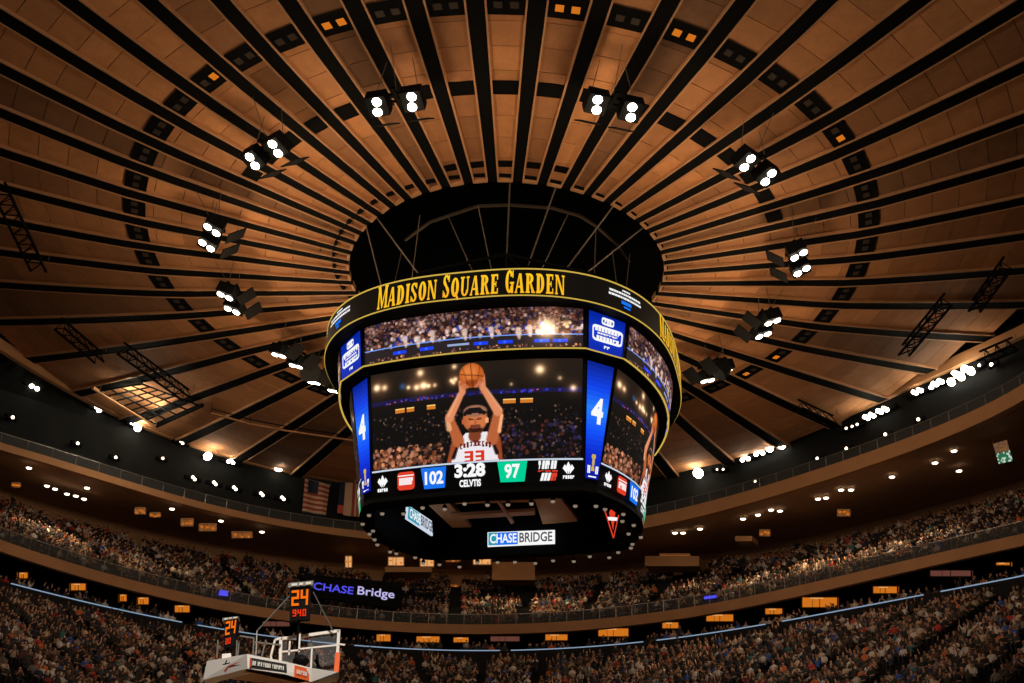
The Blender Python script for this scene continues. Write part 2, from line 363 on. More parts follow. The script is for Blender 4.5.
for u in np.linspace(-22, 202, 200):
    pr = []
    p, n = lo_pt(u, -.55); pr.append((p[0], p[1], ZE-.75))
    for i in range(LROWS):
        p, n = lo_pt(u, i, -.44); pr.append((p[0], p[1], p[2])); p, n = lo_pt(u, i, .44); pr.append((p[0], p[1], ZE-1.75-.43*i))
    p, n = lo_pt(u, LROWS, -.44); pr.append((p[0], p[1], p[2]-.4)); p, n = lo_pt(u, -.55); pr.append((p[0], p[1], ZE-2.9))
    P.append(pr)
mb.sweep(P, M['concrete'], True); structure(mb, 'floor_lower_tier', 'dark stepped terrace of the lower bowl')
mb = MB(); N = 72; mb.add([pol(2*PI*i/N, 40, 0) for i in range(N)]+[pol(2*PI*i/N, 40, -.3) for i in range(N)], [tuple(range(N)), tuple(range(2*N-1, N-1, -1))]+[(i, N+i, N+(i+1) % N, (i+1) % N) for i in range(N)], M['court'])
structure(mb, 'floor', 'wooden court floor')


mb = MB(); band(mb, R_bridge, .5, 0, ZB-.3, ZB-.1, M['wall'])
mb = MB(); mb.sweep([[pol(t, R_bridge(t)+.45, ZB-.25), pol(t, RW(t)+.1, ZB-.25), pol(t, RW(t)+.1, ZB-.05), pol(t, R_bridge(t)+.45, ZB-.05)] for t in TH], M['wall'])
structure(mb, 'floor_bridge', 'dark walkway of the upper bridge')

# ------------------------------------------------------------------ pictures for the LED screens (own raster, one colour per LED tile)
class Ras:
    def __init__(s, w, h, c): s.w, s.h = w, h; s.a = np.tile(np.array(c, float), (h, w, 1)); s.X, s.Y = np.meshgrid((np.arange(w)+.5)/w, (np.arange(h)+.5)/h)
    def bl(s, m, c, al=1.): m = (np.clip(m, 0, 1)*al)[..., None]; s.a = s.a*(1-m)+np.array(c, float)*m
    def asp(s): return s.w/s.h
    def ell(s, x, y, rx, ry, c, al=1., soft=.1):
        d = np.sqrt(((s.X-x)/rx)**2+((s.Y-y)/ry)**2); s.bl((1-d)/soft+.5, c, al)
    def glow(s, x, y, r, c, al=1.): d2 = ((s.X-x)*s.asp())**2+(s.Y-y)**2; s.a = s.a+np.exp(-d2/r**2)[..., None]*np.array(c)*al
    def cap(s, p, q, r1, r2, c, A, al=1.):   # capsule in units of height with aspect A
        X = s.X*A; Y = s.Y; px, py = p[0]*A, p[1]; qx, qy = q[0]*A, q[1]
        dx, dy = qx-px, qy-py; t = np.clip(((X-px)*dx+(Y-py)*dy)/(dx*dx+dy*dy+1e-9), 0, 1)
        d = np.hypot(X-px-t*dx, Y-py-t*dy); r = r1+(r2-r1)*t; s.bl((r-d)*s.h*.8+.5, c, al)
    def poly(s, pts, c, al=1.):
        ins = np.zeros_like(s.X, bool); n = len(pts)
        for i in range(n):
            (x1, y1), (x2, y2) = pts[i], pts[(i+1) % n]
            if y1 == y2: continue
            k = (y1 > s.Y) != (y2 > s.Y); ins ^= k & (s.X < (x2-x1)*(s.Y-y1)/(y2-y1)+x1)
        s.bl(ins.astype(float), c, al)
    def rect(s, x0, y0, x1, y1, c, al=1.): s.bl(((s.X > x0) & (s.X < x1) & (s.Y > y0) & (s.Y < y1)).astype(float), c, al)
    def dots(s, n, box, pal, r0, r1, dens=None):
        A = s.asp()
        for _ in range(n):
            x = rng.uniform(box[0], box[2]); y = rng.uniform(box[1], box[3])
            if dens and rng.random() > dens(x, y): continue
            c = pal[rng.integers(len(pal))]; r = rng.uniform(r0, r1); k = rng.uniform(.5, 1.1)
            x0, x1_ = int((x-r/A)*s.w)-1, int((x+r/A)*s.w)+2; y0, y1_ = int((y-r)*s.h)-1, int((y+r)*s.h)+2
            x0, y0 = max(x0, 0), max(y0, 0); sl = (slice(y0, min(y1_, s.h)), slice(x0, min(x1_, s.w)))
            d = np.hypot((s.X[sl]-x)*A, s.Y[sl]-y)/r; m = np.clip((1-d)*2.5, 0, 1)[..., None]; s.a[sl] = s.a[sl]*(1-m)+np.array(c)*k*m
def ascr(c): return np.where(c <= .04045, c/12.92, ((np.clip(c, 0, 1)+.055)/1.055)**2.4)

# y runs downwards in the raster
cr = Ras(190, 88, (.05, .045, .045)); A = 2.17
for y in range(cr.h): cr.a[y] *= 1.0
cr.bl(np.clip(1-cr.Y*1.9, 0, 1), (.16, .12, .09), .9)
cr.rect(0, .30, 1, .34, (.10, .09, .30), .8)
cr.dots(60, (.05, .31, .95, .335), [(.35, .3, .8), (.2, .25, .9), (.7, .3, .3)], .008, .016)
for x0, x1 in ((.12, .17), (.18, .215), (.64, .70), (.72, .78), (.28, .32)): cr.rect(x0, .40, x1, .445, (.95, .55, .18), .85); cr.rect(x0, .40, x1, .412, (1, .8, .45))
cr.dots(900, (0, .47, 1, 1), [(.07, .06, .06), (.18, .12, .10), (.36, .24, .19), (.08, .08, .10), (.50, .38, .32), (.10, .10, .18), (.04, .04, .05)], .007, .015)
cr.dots(260, (0, .80, .36, 1), [(.85, .55, .38), (.55, .28, .16), (.2, .12, .1), (.75, .5, .4)], .014, .03)
cr.dots(200, (.60, .62, 1, 1), [(.20, .17, .36), (.36, .16, .13), (.16, .11, .14), (.42, .32, .33), (.08, .07, .12)], .012, .026)
for x, y, r, al in ((.03, .145, .035, 1.1), (.07, .155, .03, .8), (.19, .19, .02, .9), (.23, .2, .03, .9), (.265, .19, .035, 1.1), (.29, .2, .02, .9), (.32, .2, .02, .7), (.25, .055, .035, .9), (.415, .03, .025, .8),
                    (.40, .17, .02, .8), (.42, .16, .022, .8), (.41, .195, .02, .7), (.52, .155, .025, .9), (.96, .3, .03, .9), (.81, .11, .045, 1), (.90, .2, .02, .6), (.68, .25, .015, .6)):
    cr.glow(x, y, r, (1, .86, .68), al); cr.glow(x, y, r*2.8, (.4, .26, .16), al*.45)
cr.glow(.16, .17, .03, (.05, .3, .6), .7)
sk, sk2, sk3 = (.88, .55, .38), (.72, .38, .22), (.50, .24, .14)
DK = (.10, .05, .05)
cr.cap((.425, .80), (.40, 1.0), .06, .06, (.62, .29, .15), A); cr.cap((.605, .80), (.612, 1.0), .055, .06, (.60, .27, .13), A)
cr.poly([(.392, 1.01), (.405, .93), (.432, .82), (.462, .72), (.565, .71), (.590, .80), (.612, .92), (.620, 1.01)], (.93, .91, .93))
cr.cap((.425, .84), (.405, .95), .014, .02, DK, A); cr.cap((.592, .82), (.612, .93), .014, .02, DK, A)
cr.cap((.430, .795), (.388, .56), .060, .044, sk2, A); cr.cap((.378, .565), (.385, .66), .020, .03, (.97, .72, .52), A, .8)
cr.cap((.388, .55), (.452, .29), .046, .030, sk, A); cr.cap((.383, .53), (.440, .30), .012, .008, (.96, .72, .54), A, .6)
cr.cap((.590, .795), (.620, .52), .060, .046, sk2, A); cr.cap((.636, .56), (.624, .72), .016, .018, (.99, .70, .48), A)
cr.cap((.618, .52), (.548, .27), .046, .030, sk, A); cr.cap((.634, .50), (.566, .28), .010, .008, (.96, .72, .54), A, .6)
cr.cap((.452, .30), (.447, .20), .032, .030, sk, A); cr.cap((.548, .27), (.545, .15), .032, .028, sk, A)
cr.ell(.496, .135, .058, .125, (.78, .37, .14), soft=.08); cr.ell(.486, .105, .036, .07, (.95, .56, .28), .7, .9); cr.ell(.497, .215, .035, .035, (.50, .20, .08), .7, .6)
cr.cap((.443, .12), (.552, .15), .004, .004, (.25, .1, .05), A, .8); cr.cap((.492, .02), (.502, .255), .004, .004, (.25, .1, .05), A, .8); cr.cap((.455, .06), (.478, .22), .003, .003, (.25, .1, .05), A, .6); cr.cap((.535, .05), (.522, .23), .003, .003, (.25, .1, .05), A, .6)
for i in range(4): cr.cap((.440+.007*i, .22+.016*i), (.458+.007*i, .205+.016*i), .011, .009, (.80, .46, .30), A); cr.cap((.548-.006*i, .19+.02*i), (.530-.006*i, .20+.018*i), .011, .009, (.80, .46, .30), A)
cr.cap((.445, .215), (.463, .19), .012, .009, sk2, A); cr.cap((.545, .2), (.528, .18), .012, .009, sk2, A)
cr.cap((.508, .68), (.508, .75), .055, .065, sk3, A)
cr.ell(.510, .585, .058, .125, (.76, .41, .23), soft=.1); cr.ell(.520, .60, .040, .10, (.86, .50, .30), .6, .5)
cr.ell(.511, .500, .056, .060, (.62, .42, .32), soft=.2); cr.poly([(.457, .505), (.480, .468), (.535, .47), (.562, .515), (.560, .545), (.512, .520), (.460, .545)], (.09, .07, .08))
cr.ell(.510, .688, .034, .030, (.20, .09, .06), soft=.5); cr.cap((.492, .650), (.530, .650), .010, .010, (.26, .12, .08), A, .8); cr.cap((.497, .668), (.524, .668), .006, .006, (.66, .30, .24), A)
cr.cap((.483, .580), (.500, .585), .007, .005, (.16, .07, .05), A); cr.cap((.522, .585), (.538, .580), .007, .005, (.16, .07, .05), A); cr.cap((.511, .59), (.511, .63), .008, .012, (.70, .36, .20), A)
cr.ell(.456, .60, .009, .030, sk2); cr.ell(.566, .60, .009, .030, (.95, .66, .46))
cr.poly([(.480, .715), (.545, .71), (.522, .785), (.506, .785)], sk3)
for i in range(10):
    x = .438+.0150*i; y = .848-.022*math.sin(i/9*PI); cr.rect(x, y-.026, x+.011, y+.026, (.42, .13, .13)); cr.rect(x+.0035, y-.012, x+.0075, y+.012, (.9, .82, .82))
for x0 in (.458, .512):
    cr.rect(x0, .895, x0+.040, 1.0, (.85, .20, .10)); cr.rect(x0, .92, x0+.024, .940, (.93, .91, .92)); cr.rect(x0, .965, x0+.024, .985, (.93, .91, .92))
MAINR = cr
up = Ras(200, 38, (.17, .10, .09)); 
up.dots(1900, (0, 0, 1, .68), [(.42, .26, .22), (.62, .42, .38), (.25, .15, .14), (.75, .60, .56), (.12, .09, .10), (.20, .16, .30), (.5, .3, .2)], .028, .055)
up.dots(45, (.1, .38, 1, .66), [(.12, .16, .7), (.2, .3, .85), (.9, .8, .8)], .04, .075)
up.dots(90, (0, .35, 1, .68), [(.95, .82, .78), (.9, .6, .5)], .035, .06)
up.rect(0, .70, 1, 1, (.16, .13, .14)); up.rect(0, .655, 1, .685, (.45, .62, .95))
for x in (.17, .30, .55, .66, .82, .9): up.rect(x-.03, .80, x+.035, .86, (.10, .25, .95)); up.glow(x, .83, .03, (.3, .4, .5), .6)
up.rect(.40, .79, .50, .84, (.7, .8, 1.), .8)
up.dots(80, (0, .9, 1, .98), [(.9, .6, .4), (.5, .3, .3)], .02, .035)
for x, y in ((.20, .50), (.33, .46), (.26, .55), (.48, .5), (.6, .5), (.72, .55), (.77, .5)): up.cap((x, y), (x+.004, y+.2), .07, .03, (.95, .84, .78), 5.2, .8)
up.glow(.845, .52, .20, (1, .88, .66), 1.25); up.glow(.845, .55, .45, (.5, .34, .2), .5); up.glow(.28, .2, .10, (.9, .8, .75), .7); up.glow(.93, .42, .09, (.9, .75, .5), .8); up.glow(.93, .7, .12, (.6, .45, .3), .6)
UPR = up

# ------------------------------------------------------------------ scoreboard
PH = R(-13.80); CX, CY = .697, -.011; cph, sph = math.cos(PH), math.sin(PH)
def W(x, y, z): return np.array([CX+cph*x-sph*y, CY+sph*x+cph*y, z])
#      a     b     ap    bp    z     B    B'
SEC = [(9.03, 6.61, 8.68, 6.92, 38.51, .80, 1.7),
       (8.51, 6.51, 8.38, 6.92, 36.02, .70, 1.6),
       (7.88, 6.33, 7.90, 6.45, 35.88, .65, 1.5),
       (6.80, 6.05, 6.90, 6.10, 30.23, .55, 1.6),
       (6.50, 6.02, 6.72, 6.05, 28.73, .45, 1.6)]
def tilt(y, i): return (0, 0, 0, .8, 1.)[i]*.088*max(0, y+6)   # the lower frame rises slightly towards the far side
def facept(i, side, u, off=0.):
    a, b, ap, bp, z, B, B2 = SEC[i]
    if side in (1, 3): a, b, B = ap, bp, B2
    d = a+B*(1-u*u)+off; x, y = u*b, -d
    for _ in range(side): x, y = -y, x
    return np.array([x, y, z+tilt(y, i)])
def face(i, j, side, off=0.):
    def f(u, v):  # u 0..1 left to right as seen, v 0..1 bottom to top
        p = facept(j, side, 2*u-1, off)*(1-v)+facept(i, side, 2*u-1, off)*v
        return W(*p)
    return f
def corner(i, j, side, off=0.):
    def f(u, v):
        out = []
        for q in (j, i):
            A_ = facept(q, side, 1.); B_ = facept(q, (side+1) % 4, -1.); n = np.array([B_[1]-A_[1], -(B_[0]-A_[0]), 0]); n /= np.linalg.norm(n)
            out.append(A_*(1-u)+B_*u+n*off)
        return W(*(out[0]*(1-v)+out[1]*v))
    return f
sb = empty('scoreboard', W(0, 0, 28.2), 'huge four sided scoreboard hanging in the centre under the round opening', 'scoreboard')
# housing
def loop(i, inset, z=None, n=10):
    out = []
    for side in range(4):
        for k in range(n+1):
            p = facept(i, side, -1+2*k/n, -inset); p[2] = (z+(tilt(p[1], 4) if z < 33 else 0)) if z is not None else p[2]; out.append(W(*p))
    return out
mb = MB()
def shell(rings, m, closed=False):
    L = len(rings[0])
    mb.sweep([[rg[i] for rg in rings] for i in range(L)], m, closed, True)
shell([loop(4, .05), loop(3, .05), loop(2, .05), loop(1, .05), loop(0, .05), loop(0, .1, 39.2), loop(0, 4.5, 39.2)], M['satin'])
shell([loop(4, .05), loop(4, -.02, 28.45), loop(4, .12, 28.35), loop(4, .9, 28.35), loop(4, 1.15, 28.9), loop(4, 1.2, 31.9), loop(4, 4.8, 32.0)], M['black'])
part(mb, 'housing', sb)
# inner platforms seen through the open underside
def quad_plat(px, z, th, name, m=M['platform']):
    P = [onz(x, y, z) for x, y in px]; mb = MB(); mb.hexa(P+[p+np.array([0, 0, th]) for p in P], m); part(mb, name, sb)
quad_plat([(533, 494), (555, 491), (579.5, 524), (544, 528)], 31.3, .25, 'inner_platform')
quad_plat([(424, 501), (443, 497), (473, 529), (458, 533)], 31.3, .25, 'inner_platform')
quad_plat([(450, 516), (535, 511), (535, 515), (450, 520)], 31.0, .2, 'inner_beam')
quad_plat([(494, 498), (497, 498), (514, 523), (511, 524)], 30.9, .15, 'inner_beam')
quad_plat([(455, 502), (535, 500), (535, 502), (455, 504)], 31.4, .15, 'inner_beam')

# ring
NR_ = 160; RA, RBx, RN, RZT, RZB = 11.54, 10.75, 2.62, 39.95, 38.14
def ringpt(t, off=0.):
    c, s_ = math.cos(t), math.sin(t); r = (abs(c/RBx)**RN+abs(s_/RA)**RN)**(-1/RN)+off
    return r*c, r*s_
def ring_sweep(prof, m):
    mb.sweep([[W(*ringpt(2*PI*i/NR_, o), z) for o, z in prof] for i in range(NR_)], m, True, True)
mb = MB(); ring_sweep([(-.35, RZB), (0, RZB), (0, RZT), (-.35, RZT)], M['satin']); ring_sweep([(-2.6, RZB+.55), (-.3, RZB+.02), (-.3, RZB+.2), (-2.6, RZB+.75)], M['black']); ring = part(mb, 'top_ring', sb)
mb = MB(); ring_sweep([(-.02, RZT-.06), (.04, RZT-.06), (.04, RZT+.01), (-.02, RZT+.01)], M['gold']); part(mb, 'gold_trim', ring, 'upper gold light line')
mb = MB(); ring_sweep([(-.02, RZB+.05), (.04, RZB+.05), (.04, RZB+.11), (-.02, RZB+.11)], M['gold']); part(mb, 'gold_trim', ring, 'lower gold light line')
mb = MB(); L = loop(1, -.06, 35.98, 24); LL = []
mb.sweep([[np.array([p[0], p[1], p[2]]), np.array([q[0], q[1], q[2]]), np.array([q[0], q[1], q[2]+.045]), np.array([p[0], p[1], p[2]+.045])] for p, q in zip(loop(1, -.10, 36.06, 24), loop(1, .0, 36.06, 24))], M['gold'], True, True); part(mb, 'gold_trim', sb, 'gold light line under the upper screens')

# arclength parametrisation of the ring
TT = np.linspace(0, 2*PI, 2001); PT = np.array([ringpt(t) for t in TT]); SL = np.concatenate([[0], np.cumsum(np.hypot(*np.diff(PT, axis=0).T))]); PER = SL[-1]
def ringsurf(s, z, off=.06):
    t = np.interp(s % PER, SL, TT); x, y = ringpt(t, off); return W(x, y, z)
def find_s(px):   # arclength on the near side whose sight line column is px
    best = min((abs(project(W(*ringpt(t, .06), 39.1))[0]-px), t) for t in np.linspace(PI*1.05, 1.95*PI, 800)); return float(np.interp(best[1], TT, SL))
# slab serif condensed capitals (own letter shapes, unit box)
def arcs(cx, cy, rx, ry, a0, a1, wx, wy, n=10):
    o = []
    for i in range(n):
        t0, t1 = R(a0+(a1-a0)*i/n), R(a0+(a1-a0)*(i+1)/n)
        o.append([(cx+rx*math.cos(t0), cy+ry*math.sin(t0)), (cx+rx*math.cos(t1), cy+ry*math.sin(t1)), (cx+(rx-wx)*math.cos(t1), cy+(ry-wy)*math.sin(t1)), (cx+(rx-wx)*math.cos(t0), cy+(ry-wy)*math.sin(t0))])
    return o
def rc(x0, y0, x1, y1): return [(x0, y0), (x1, y0), (x1, y1), (x0, y1)]
def stem(x, w=.29): return [rc(x, 0, x+w, 1), rc(x-.08, 0, x+w+.08, .09), rc(x-.08, .91, x+w+.08, 1)]
st_ = .24
GL = {
 'M': (1.25, stem(.08, .17)+stem(.98, .24)+[[(.08, 1), (.34, 1), (.70, .12), (.58, 0)], [(.98, 1), (1.1, 1), (.66, 0), (.56, .1)]]),
 'A': (.95, [[(.0, 0), (.14, 0), (.50, 1), (.38, 1)], [(.60, 0), (.88, 0), (.62, 1), (.38, 1)], rc(.18, .27, .68, .37), rc(-.04, 0, .22, .08), rc(.54, 0, .95, .08)]),
 'D': (.92, stem(.10)+arcs(.40, .5, .46, .5, -90, 90, .30, .12)+[rc(.1, .0, .42, .10), rc(.1, .9, .42, 1)]),
 'I': (.46, stem(.11)), 'S': (.80, arcs(.40, .74, .34, .26, 10, 270, .22, .10)+arcs(.40, .26, .34, .26, -170, 90, .22, .10)+[rc(.64, .68, .74, .98), rc(.06, .02, .16, .32), [(.06, .76), (.28, .76), (.74, .26), (.50, .26)]]),
 'O': (.92, arcs(.46, .5, .42, .5, 0, 360, .30, .12, 18)), 'N': (1.0, stem(.08, .13)+[rc(.80, 0, .93, 1), rc(.70, .91, 1.0, 1), [(.08, 1), (.32, 1), (.93, 0), (.72, 0)]]),
 'Q': (.92, arcs(.46, .5, .42, .5, 0, 360, .30, .12, 18)+[[(.40, .22), (.58, .26), (.92, -.14), (.72, -.16)]]), 'U': (.98, [rc(.10, .3, .34, 1), rc(.02, .91, .44, 1), rc(.74, .3, .86, 1), rc(.64, .91, .96, 1)]+arcs(.48, .32, .38, .32, 180, 360, .22, .10)),
 'R': (.98, stem(.10)+arcs(.42, .74, .40, .26, -90, 90, .30, .12)+[rc(.1, .9, .44, 1), rc(.1, .46, .44, .56), [(.44, .52), (.64, .50), (.96, 0), (.68, 0)], rc(.64, 0, 1.0, .08)]),
 'E': (.86, stem(.10)+[rc(.1, 0, .78, .10), rc(.1, .90, .76, 1), rc(.3, .45, .60, .55), rc(.68, 0, .78, .28), rc(.66, .72, .76, 1), rc(.52, .36, .60, .64)]),
 'G': (.95, arcs(.46, .5, .42, .5, 30, 330, .29, .12, 16)+[rc(.64, 0, .86, .44), rc(.50, .40, .95, .48), rc(.76, .66, .86, .98)]),
}
def banner(s_mid, width, z0, hcap):
    txt = 'MADISON SQUARE GARDEN'; sc = .84
    tot = sum((.55 if ch == ' ' else GL[ch][0]+.12) for ch in txt); k = width/tot; s = s_mid-width/2
    first = True
    for ch in txt:
        if ch == ' ': s += .55*k; first = True; continue
        w, polys = GL[ch]; hh = hcap*(1.0 if first else sc)
        mb = MB()
        for P in polys:
            P = [(s+x*k, z0+y*hh) for x, y in P]; xs = [p[0] for p in P]
            nsub = 1; V = [ringsurf(x, z) for x, z in P]
            yy = [(z-z0)/hcap for _, z in P]; g = .44+.20*np.clip(np.mean(yy), 0, 1)
            mb.add(V, [(0, 1, 2, 3)], M['goldtext'], (.98, g, .015))
        letters.append(mb); s += (w+.12)*k; first = False
letters = []
s_a, s_b = find_s(378), find_s(566)
W_T = s_b-s_a; S_MID = (s_a+s_b)/2
S_OFF = [0, PER/4, PER/2, 3*PER/4]
for q in S_OFF: banner(S_MID+q, W_T, RZB+.20, 1.5)
mall = MB()
for l in letters: mall.v, mall.f, mall.m, mall.c, mall.mats = mall.v+l.v, mall.f+[tuple(i+len(mall.v) for i in f) for f in l.f], mall.m+l.m, mall.c+l.c, l.mats
part(mall, 'lettering', ring, 'golden slab serif arena name repeated on each side')
# small sponsor marks on the ring between the names: illegible white lines over a blue mark
for q in S_OFF:
    mb = MB(); c0 = S_MID+q+PER/8+.15
    for row, (z, w, m, h) in enumerate(((RZB+1.42, .55, 'white', .10), (RZB+1.18, 2.4, 'white', .14), (RZB+.93, 2.5, 'white', .14), (RZB+.58, .7, 'blueled', .22), (RZB+.36, .35, 'blueled', .12))):
        s = c0-w/2
        while s < c0+w/2:
            e = s+rng.uniform(.08, .2)
            mb.add([ringsurf(s, z), ringsurf(e, z), ringsurf(e, z+h), ringsurf(s, z+h)], [(0, 1, 2, 3)], M[m]); s = e+(.03 if m == 'white' else 0)
    part(mb, 'sponsor_mark', ring, 'small white and blue mark')

def led_grid(ras, f, name, u0=0, u1=1, v0=0, v1=1):
    H_, W_ = ras.h, ras.w; us = np.linspace(u0, u1, W_+1); vs = np.linspace(v1, v0, H_+1)
    V = [f(u, v) for v in vs for u in us]; F_ = []; C_ = []; a = ascr(ras.a)
    for y in range(H_):
        for x in range(W_):
            i = y*(W_+1)+x; F_.append((i+W_+1, i+W_+2, i+1, i)); C_.append(a[y, x])
    pl = np.array(wloc(sb)); me = bpy.data.meshes.new(name); me.from_pydata([tuple(p-pl) for p in V], [], F_); me.materials.append(M['screen'])
    at = me.color_attributes.new('col', 'FLOAT_COLOR', 'CORNER'); C4 = np.ones((len(F_), 4, 4), np.float32); C4[:, :, :3] = np.array(C_)[:, None, :]; at.data.foreach_set('color', C4.ravel())
    o = bpy.data.objects.new(name, me); COL.objects.link(o); o.parent = sb; return o
def grad_panel(f, name, cols, n=24, bright=None):
    H_ = n; W_ = 6; ras = Ras(W_, H_, (0, 0, 0))
    for y in range(H_):
        t = y/(H_-1); x = t*(len(cols)-1); i = min(int(x), len(cols)-2); ras.a[y, :] = np.array(cols[i])*(1-(x-i))+np.array(cols[i+1])*(x-i)
    return led_grid(ras, f, name)
def rounded(mb, f, u0, v0, u1, v1, m, rx=.02, ry=.1, fill=True, w=None):
    pts = []
    for cx, cy, a0 in ((u1-rx, v1-ry, 0), (u0+rx, v1-ry, 90), (u0+rx, v0+ry, 180), (u1-rx, v0+ry, 270)):
        for k in range(4): a = R(a0+30*k); pts.append((cx+rx*math.cos(a), cy+ry*math.sin(a)))
    if fill: mb.add([f(*p) for p in pts], [tuple(range(len(pts)))], m)
    else:
        c = ((u0+u1)/2, (v0+v1)/2); q = [(c[0]+(x-c[0])*(1-w), c[1]+(y-c[1])*(1-w*(u1-u0)/(v1-v0)*1.6)) for x, y in pts]; n = len(pts)
        mb.add([f(*p) for p in pts+q], [(i, (i+1) % n, n+(i+1) % n, n+i) for i in range(n)], m)
def squiggle(mb, f, u0, v0, u1, v1, m, n=6, sl=0.):
    s = u0; st = (u1-u0)/n
    for i in range(n):
        a, b = s+st*.08, s+st*.9; k = rng.integers(3)
        mb.add([f(a, v0), f(b, v0), f(b+sl, v1), f(a+sl, v1)], [(0, 1, 2, 3)], m) if k else [mb.add([f(a, v0), f(a+st*.35, v0), f(a+st*.35+sl, v1), f(a+sl, v1)], [(0, 1, 2, 3)], m), mb.add([f(a, (v0+v1)/2), f(b, (v0+v1)/2), f(b, v1), f(a, v1)], [(0, 1, 2, 3)], m)]
        s += st
for side in range(4):
    o = led_grid(UPR, face(0, 1, side, .03), 'upper_screen', .012, .988, .04, .97); o['label'] = 'wide upper screen showing spectators'
    o = led_grid(MAINR, face(2, 3, side, .03), 'main_screen', .008, .992, .0, .985); o['label'] = 'main screen with a player in white holding a ball overhead'
    # strip with scores
    f = face(3, 4, side, .04); fo = face(3, 4, side, .06); mb = MB()
    for u in range(16): mb.add([f(u/16, .93), f((u+1)/16, .93), f((u+1)/16, .99), f(u/16, .99)], [(0, 1, 2, 3)], M['glyph'])
    strip = part(mb, 'score_strip', sb, 'black strip with scores and clock')
    def tpart(items, name, lab=None):
        mb = MB()
        for it in items: it(mb)
        part(mb, name, strip, lab)
    right = side in (1, 3)
    tpart([lambda mb: mb.add([fo(.247, .88), fo(.262, .12), fo(.362, .12), fo(.370, .88)], [(0, 1, 2, 3)][::1], M['blueled'])], 'score_box', 'blue box behind the home score')
    fo = face(3, 4, side, .08)
    tpart([lambda mb: put_text(mb, '102', M['white'], fo, .266, .26, .356, .74, .05)], 'score_digits', 'white 102')
    tpart([lambda mb: put_text(mb, '3:28', M['white'], fo, .410, .42, .556, .92, .07)], 'clock_digits', 'white 3:28')
    tpart([lambda mb: put_text(mb, 'CELVTIS', M['white'], fo, .432, .08, .534, .34, .06)], 'team_lettering')
    fo = face(3, 4, side, .06)
    tpart([lambda mb: mb.add([fo(.612, .92), fo(.625, .18), fo(.735, .18), fo(.750, .92)], [(0, 1, 2, 3)], M['greenled'])], 'score_box', 'green box behind the visitor score')
    fo = face(3, 4, side, .08)
    tpart([lambda mb: put_text(mb, '97', M['white'], fo, .645, .30, .716, .82, .05)], 'score_digits', 'white 97')
    def fleur(u, vb):
        def g(mb):
            for du, h, w in ((-.016, .36, .010), (0, .46, .011), (.016, .36, .010)):
                mb.add([fo(u+du*.3, vb+.10), fo(u+du-w, vb+.10+h*.6), fo(u+du, vb+.10+h), fo(u+du+w, vb+.10+h*.6)], [(0, 1, 2, 3)], M['white'])
            squiggle(mb, fo, u-.026, vb-.06, u+.026, vb+.06, M['white'], 5)
        return g
    tpart([fleur(.055, .24)], 'logo', 'white flower shaped logo'); tpart([fleur(.935, .30)], 'logo', 'white shield shaped logo')
    tpart([lambda mb: rounded(mb, face(3, 4, side, .06), .13, .16, .215, .82, M['redled'], .015, .12), lambda mb: rounded(mb, face(3, 4, side, .075), .133, .66, .212, .70, M['white'], .003, .02), lambda mb: squiggle(mb, fo, .138, .34, .208, .60, M['white'], 7)], 'logo', 'red rounded logo with white letters')
    tpart([lambda mb: squiggle(mb, fo, .80, .60, .88, .90, M['white'], 6, .006), lambda mb: squiggle(mb, fo, .795, .50, .89, .55, M['redled'], 3, .0), lambda mb: squiggle(mb, fo, .805, .18, .85, .46, M['white'], 3, .01), lambda mb: squiggle(mb, fo, .85, .18, .885, .46, M['redled'], 2, .01)], 'logo', 'white and red block logo')
    # corner panels
    pu = grad_panel(lambda u, v, F_=corner(0, 1, side, .05): F_(.06+.88*u, .03+.94*v), 'corner_panel', [(.02, .13, .58), (.03, .22, .80), (.02, .15, .66)]); pu['label'] = 'blue upper corner panel with white badge'
    fo = corner(0, 1, side, .09); mb = MB(); rounded(mb, fo, .14, .26, .90, .64, M['white'], .1, .07, False, .09)
    squiggle(mb, fo, .20, .50, .84, .59, M['white'], 8); squiggle(mb, fo, .26, .435, .78, .475, M['white'], 7); squiggle(mb, fo, .24, .31, .82, .40, M['white'], 7); rounded(mb, fo, .36, .68, .66, .86, M['white'], .06, .04, False, .2)
    squiggle(mb, fo, .42, .71, .60, .82, M['white'], 3); squiggle(mb, fo, .44, .12, .60, .19, M['white'], 2)
    b = part(mb, 'badge', pu)
    pl_ = grad_panel(lambda u, v, F_=corner(2, 4, side, .05): F_(.08+.84*u, .06+.92*v), 'corner_panel', [(.03, .14, .58), (.03, .26, .92), (.14, .50, 1.0), (.05, .32, .98), (.03, .16, .80), (.02, .10, .60)]); pl_['label'] = 'tapering blue lower corner panel with a white 4'
    fo = corner(2, 4, side, .09); mb = MB(); put_text(mb, '4', M['white'], fo, .26, .49, .74, .70, .06); part(mb, 'number', pl_, 'white 4')
    mb = MB(); X0 = .5
    mb.add([fo(.38, .12), fo(.62, .12), fo(.56, .16), (fo(.44, .16))], [(0, 1, 2, 3)], M['gold']); rounded(mb, fo, .44, .16, .58, .22, M['gold'], .05, .02); rounded(mb, fo, .40, .215, .62, .25, M['gold'], .05, .01)
    squiggle(mb, fo, .18, .10, .36, .16, M['white'], 2); squiggle(mb, fo, .66, .10, .84, .16, M['white'], 2); squiggle(mb, fo, .2, .07, .82, .08, M['white'], 1); part(mb, 'trophy_mark', pl_, 'gold trophy mark')
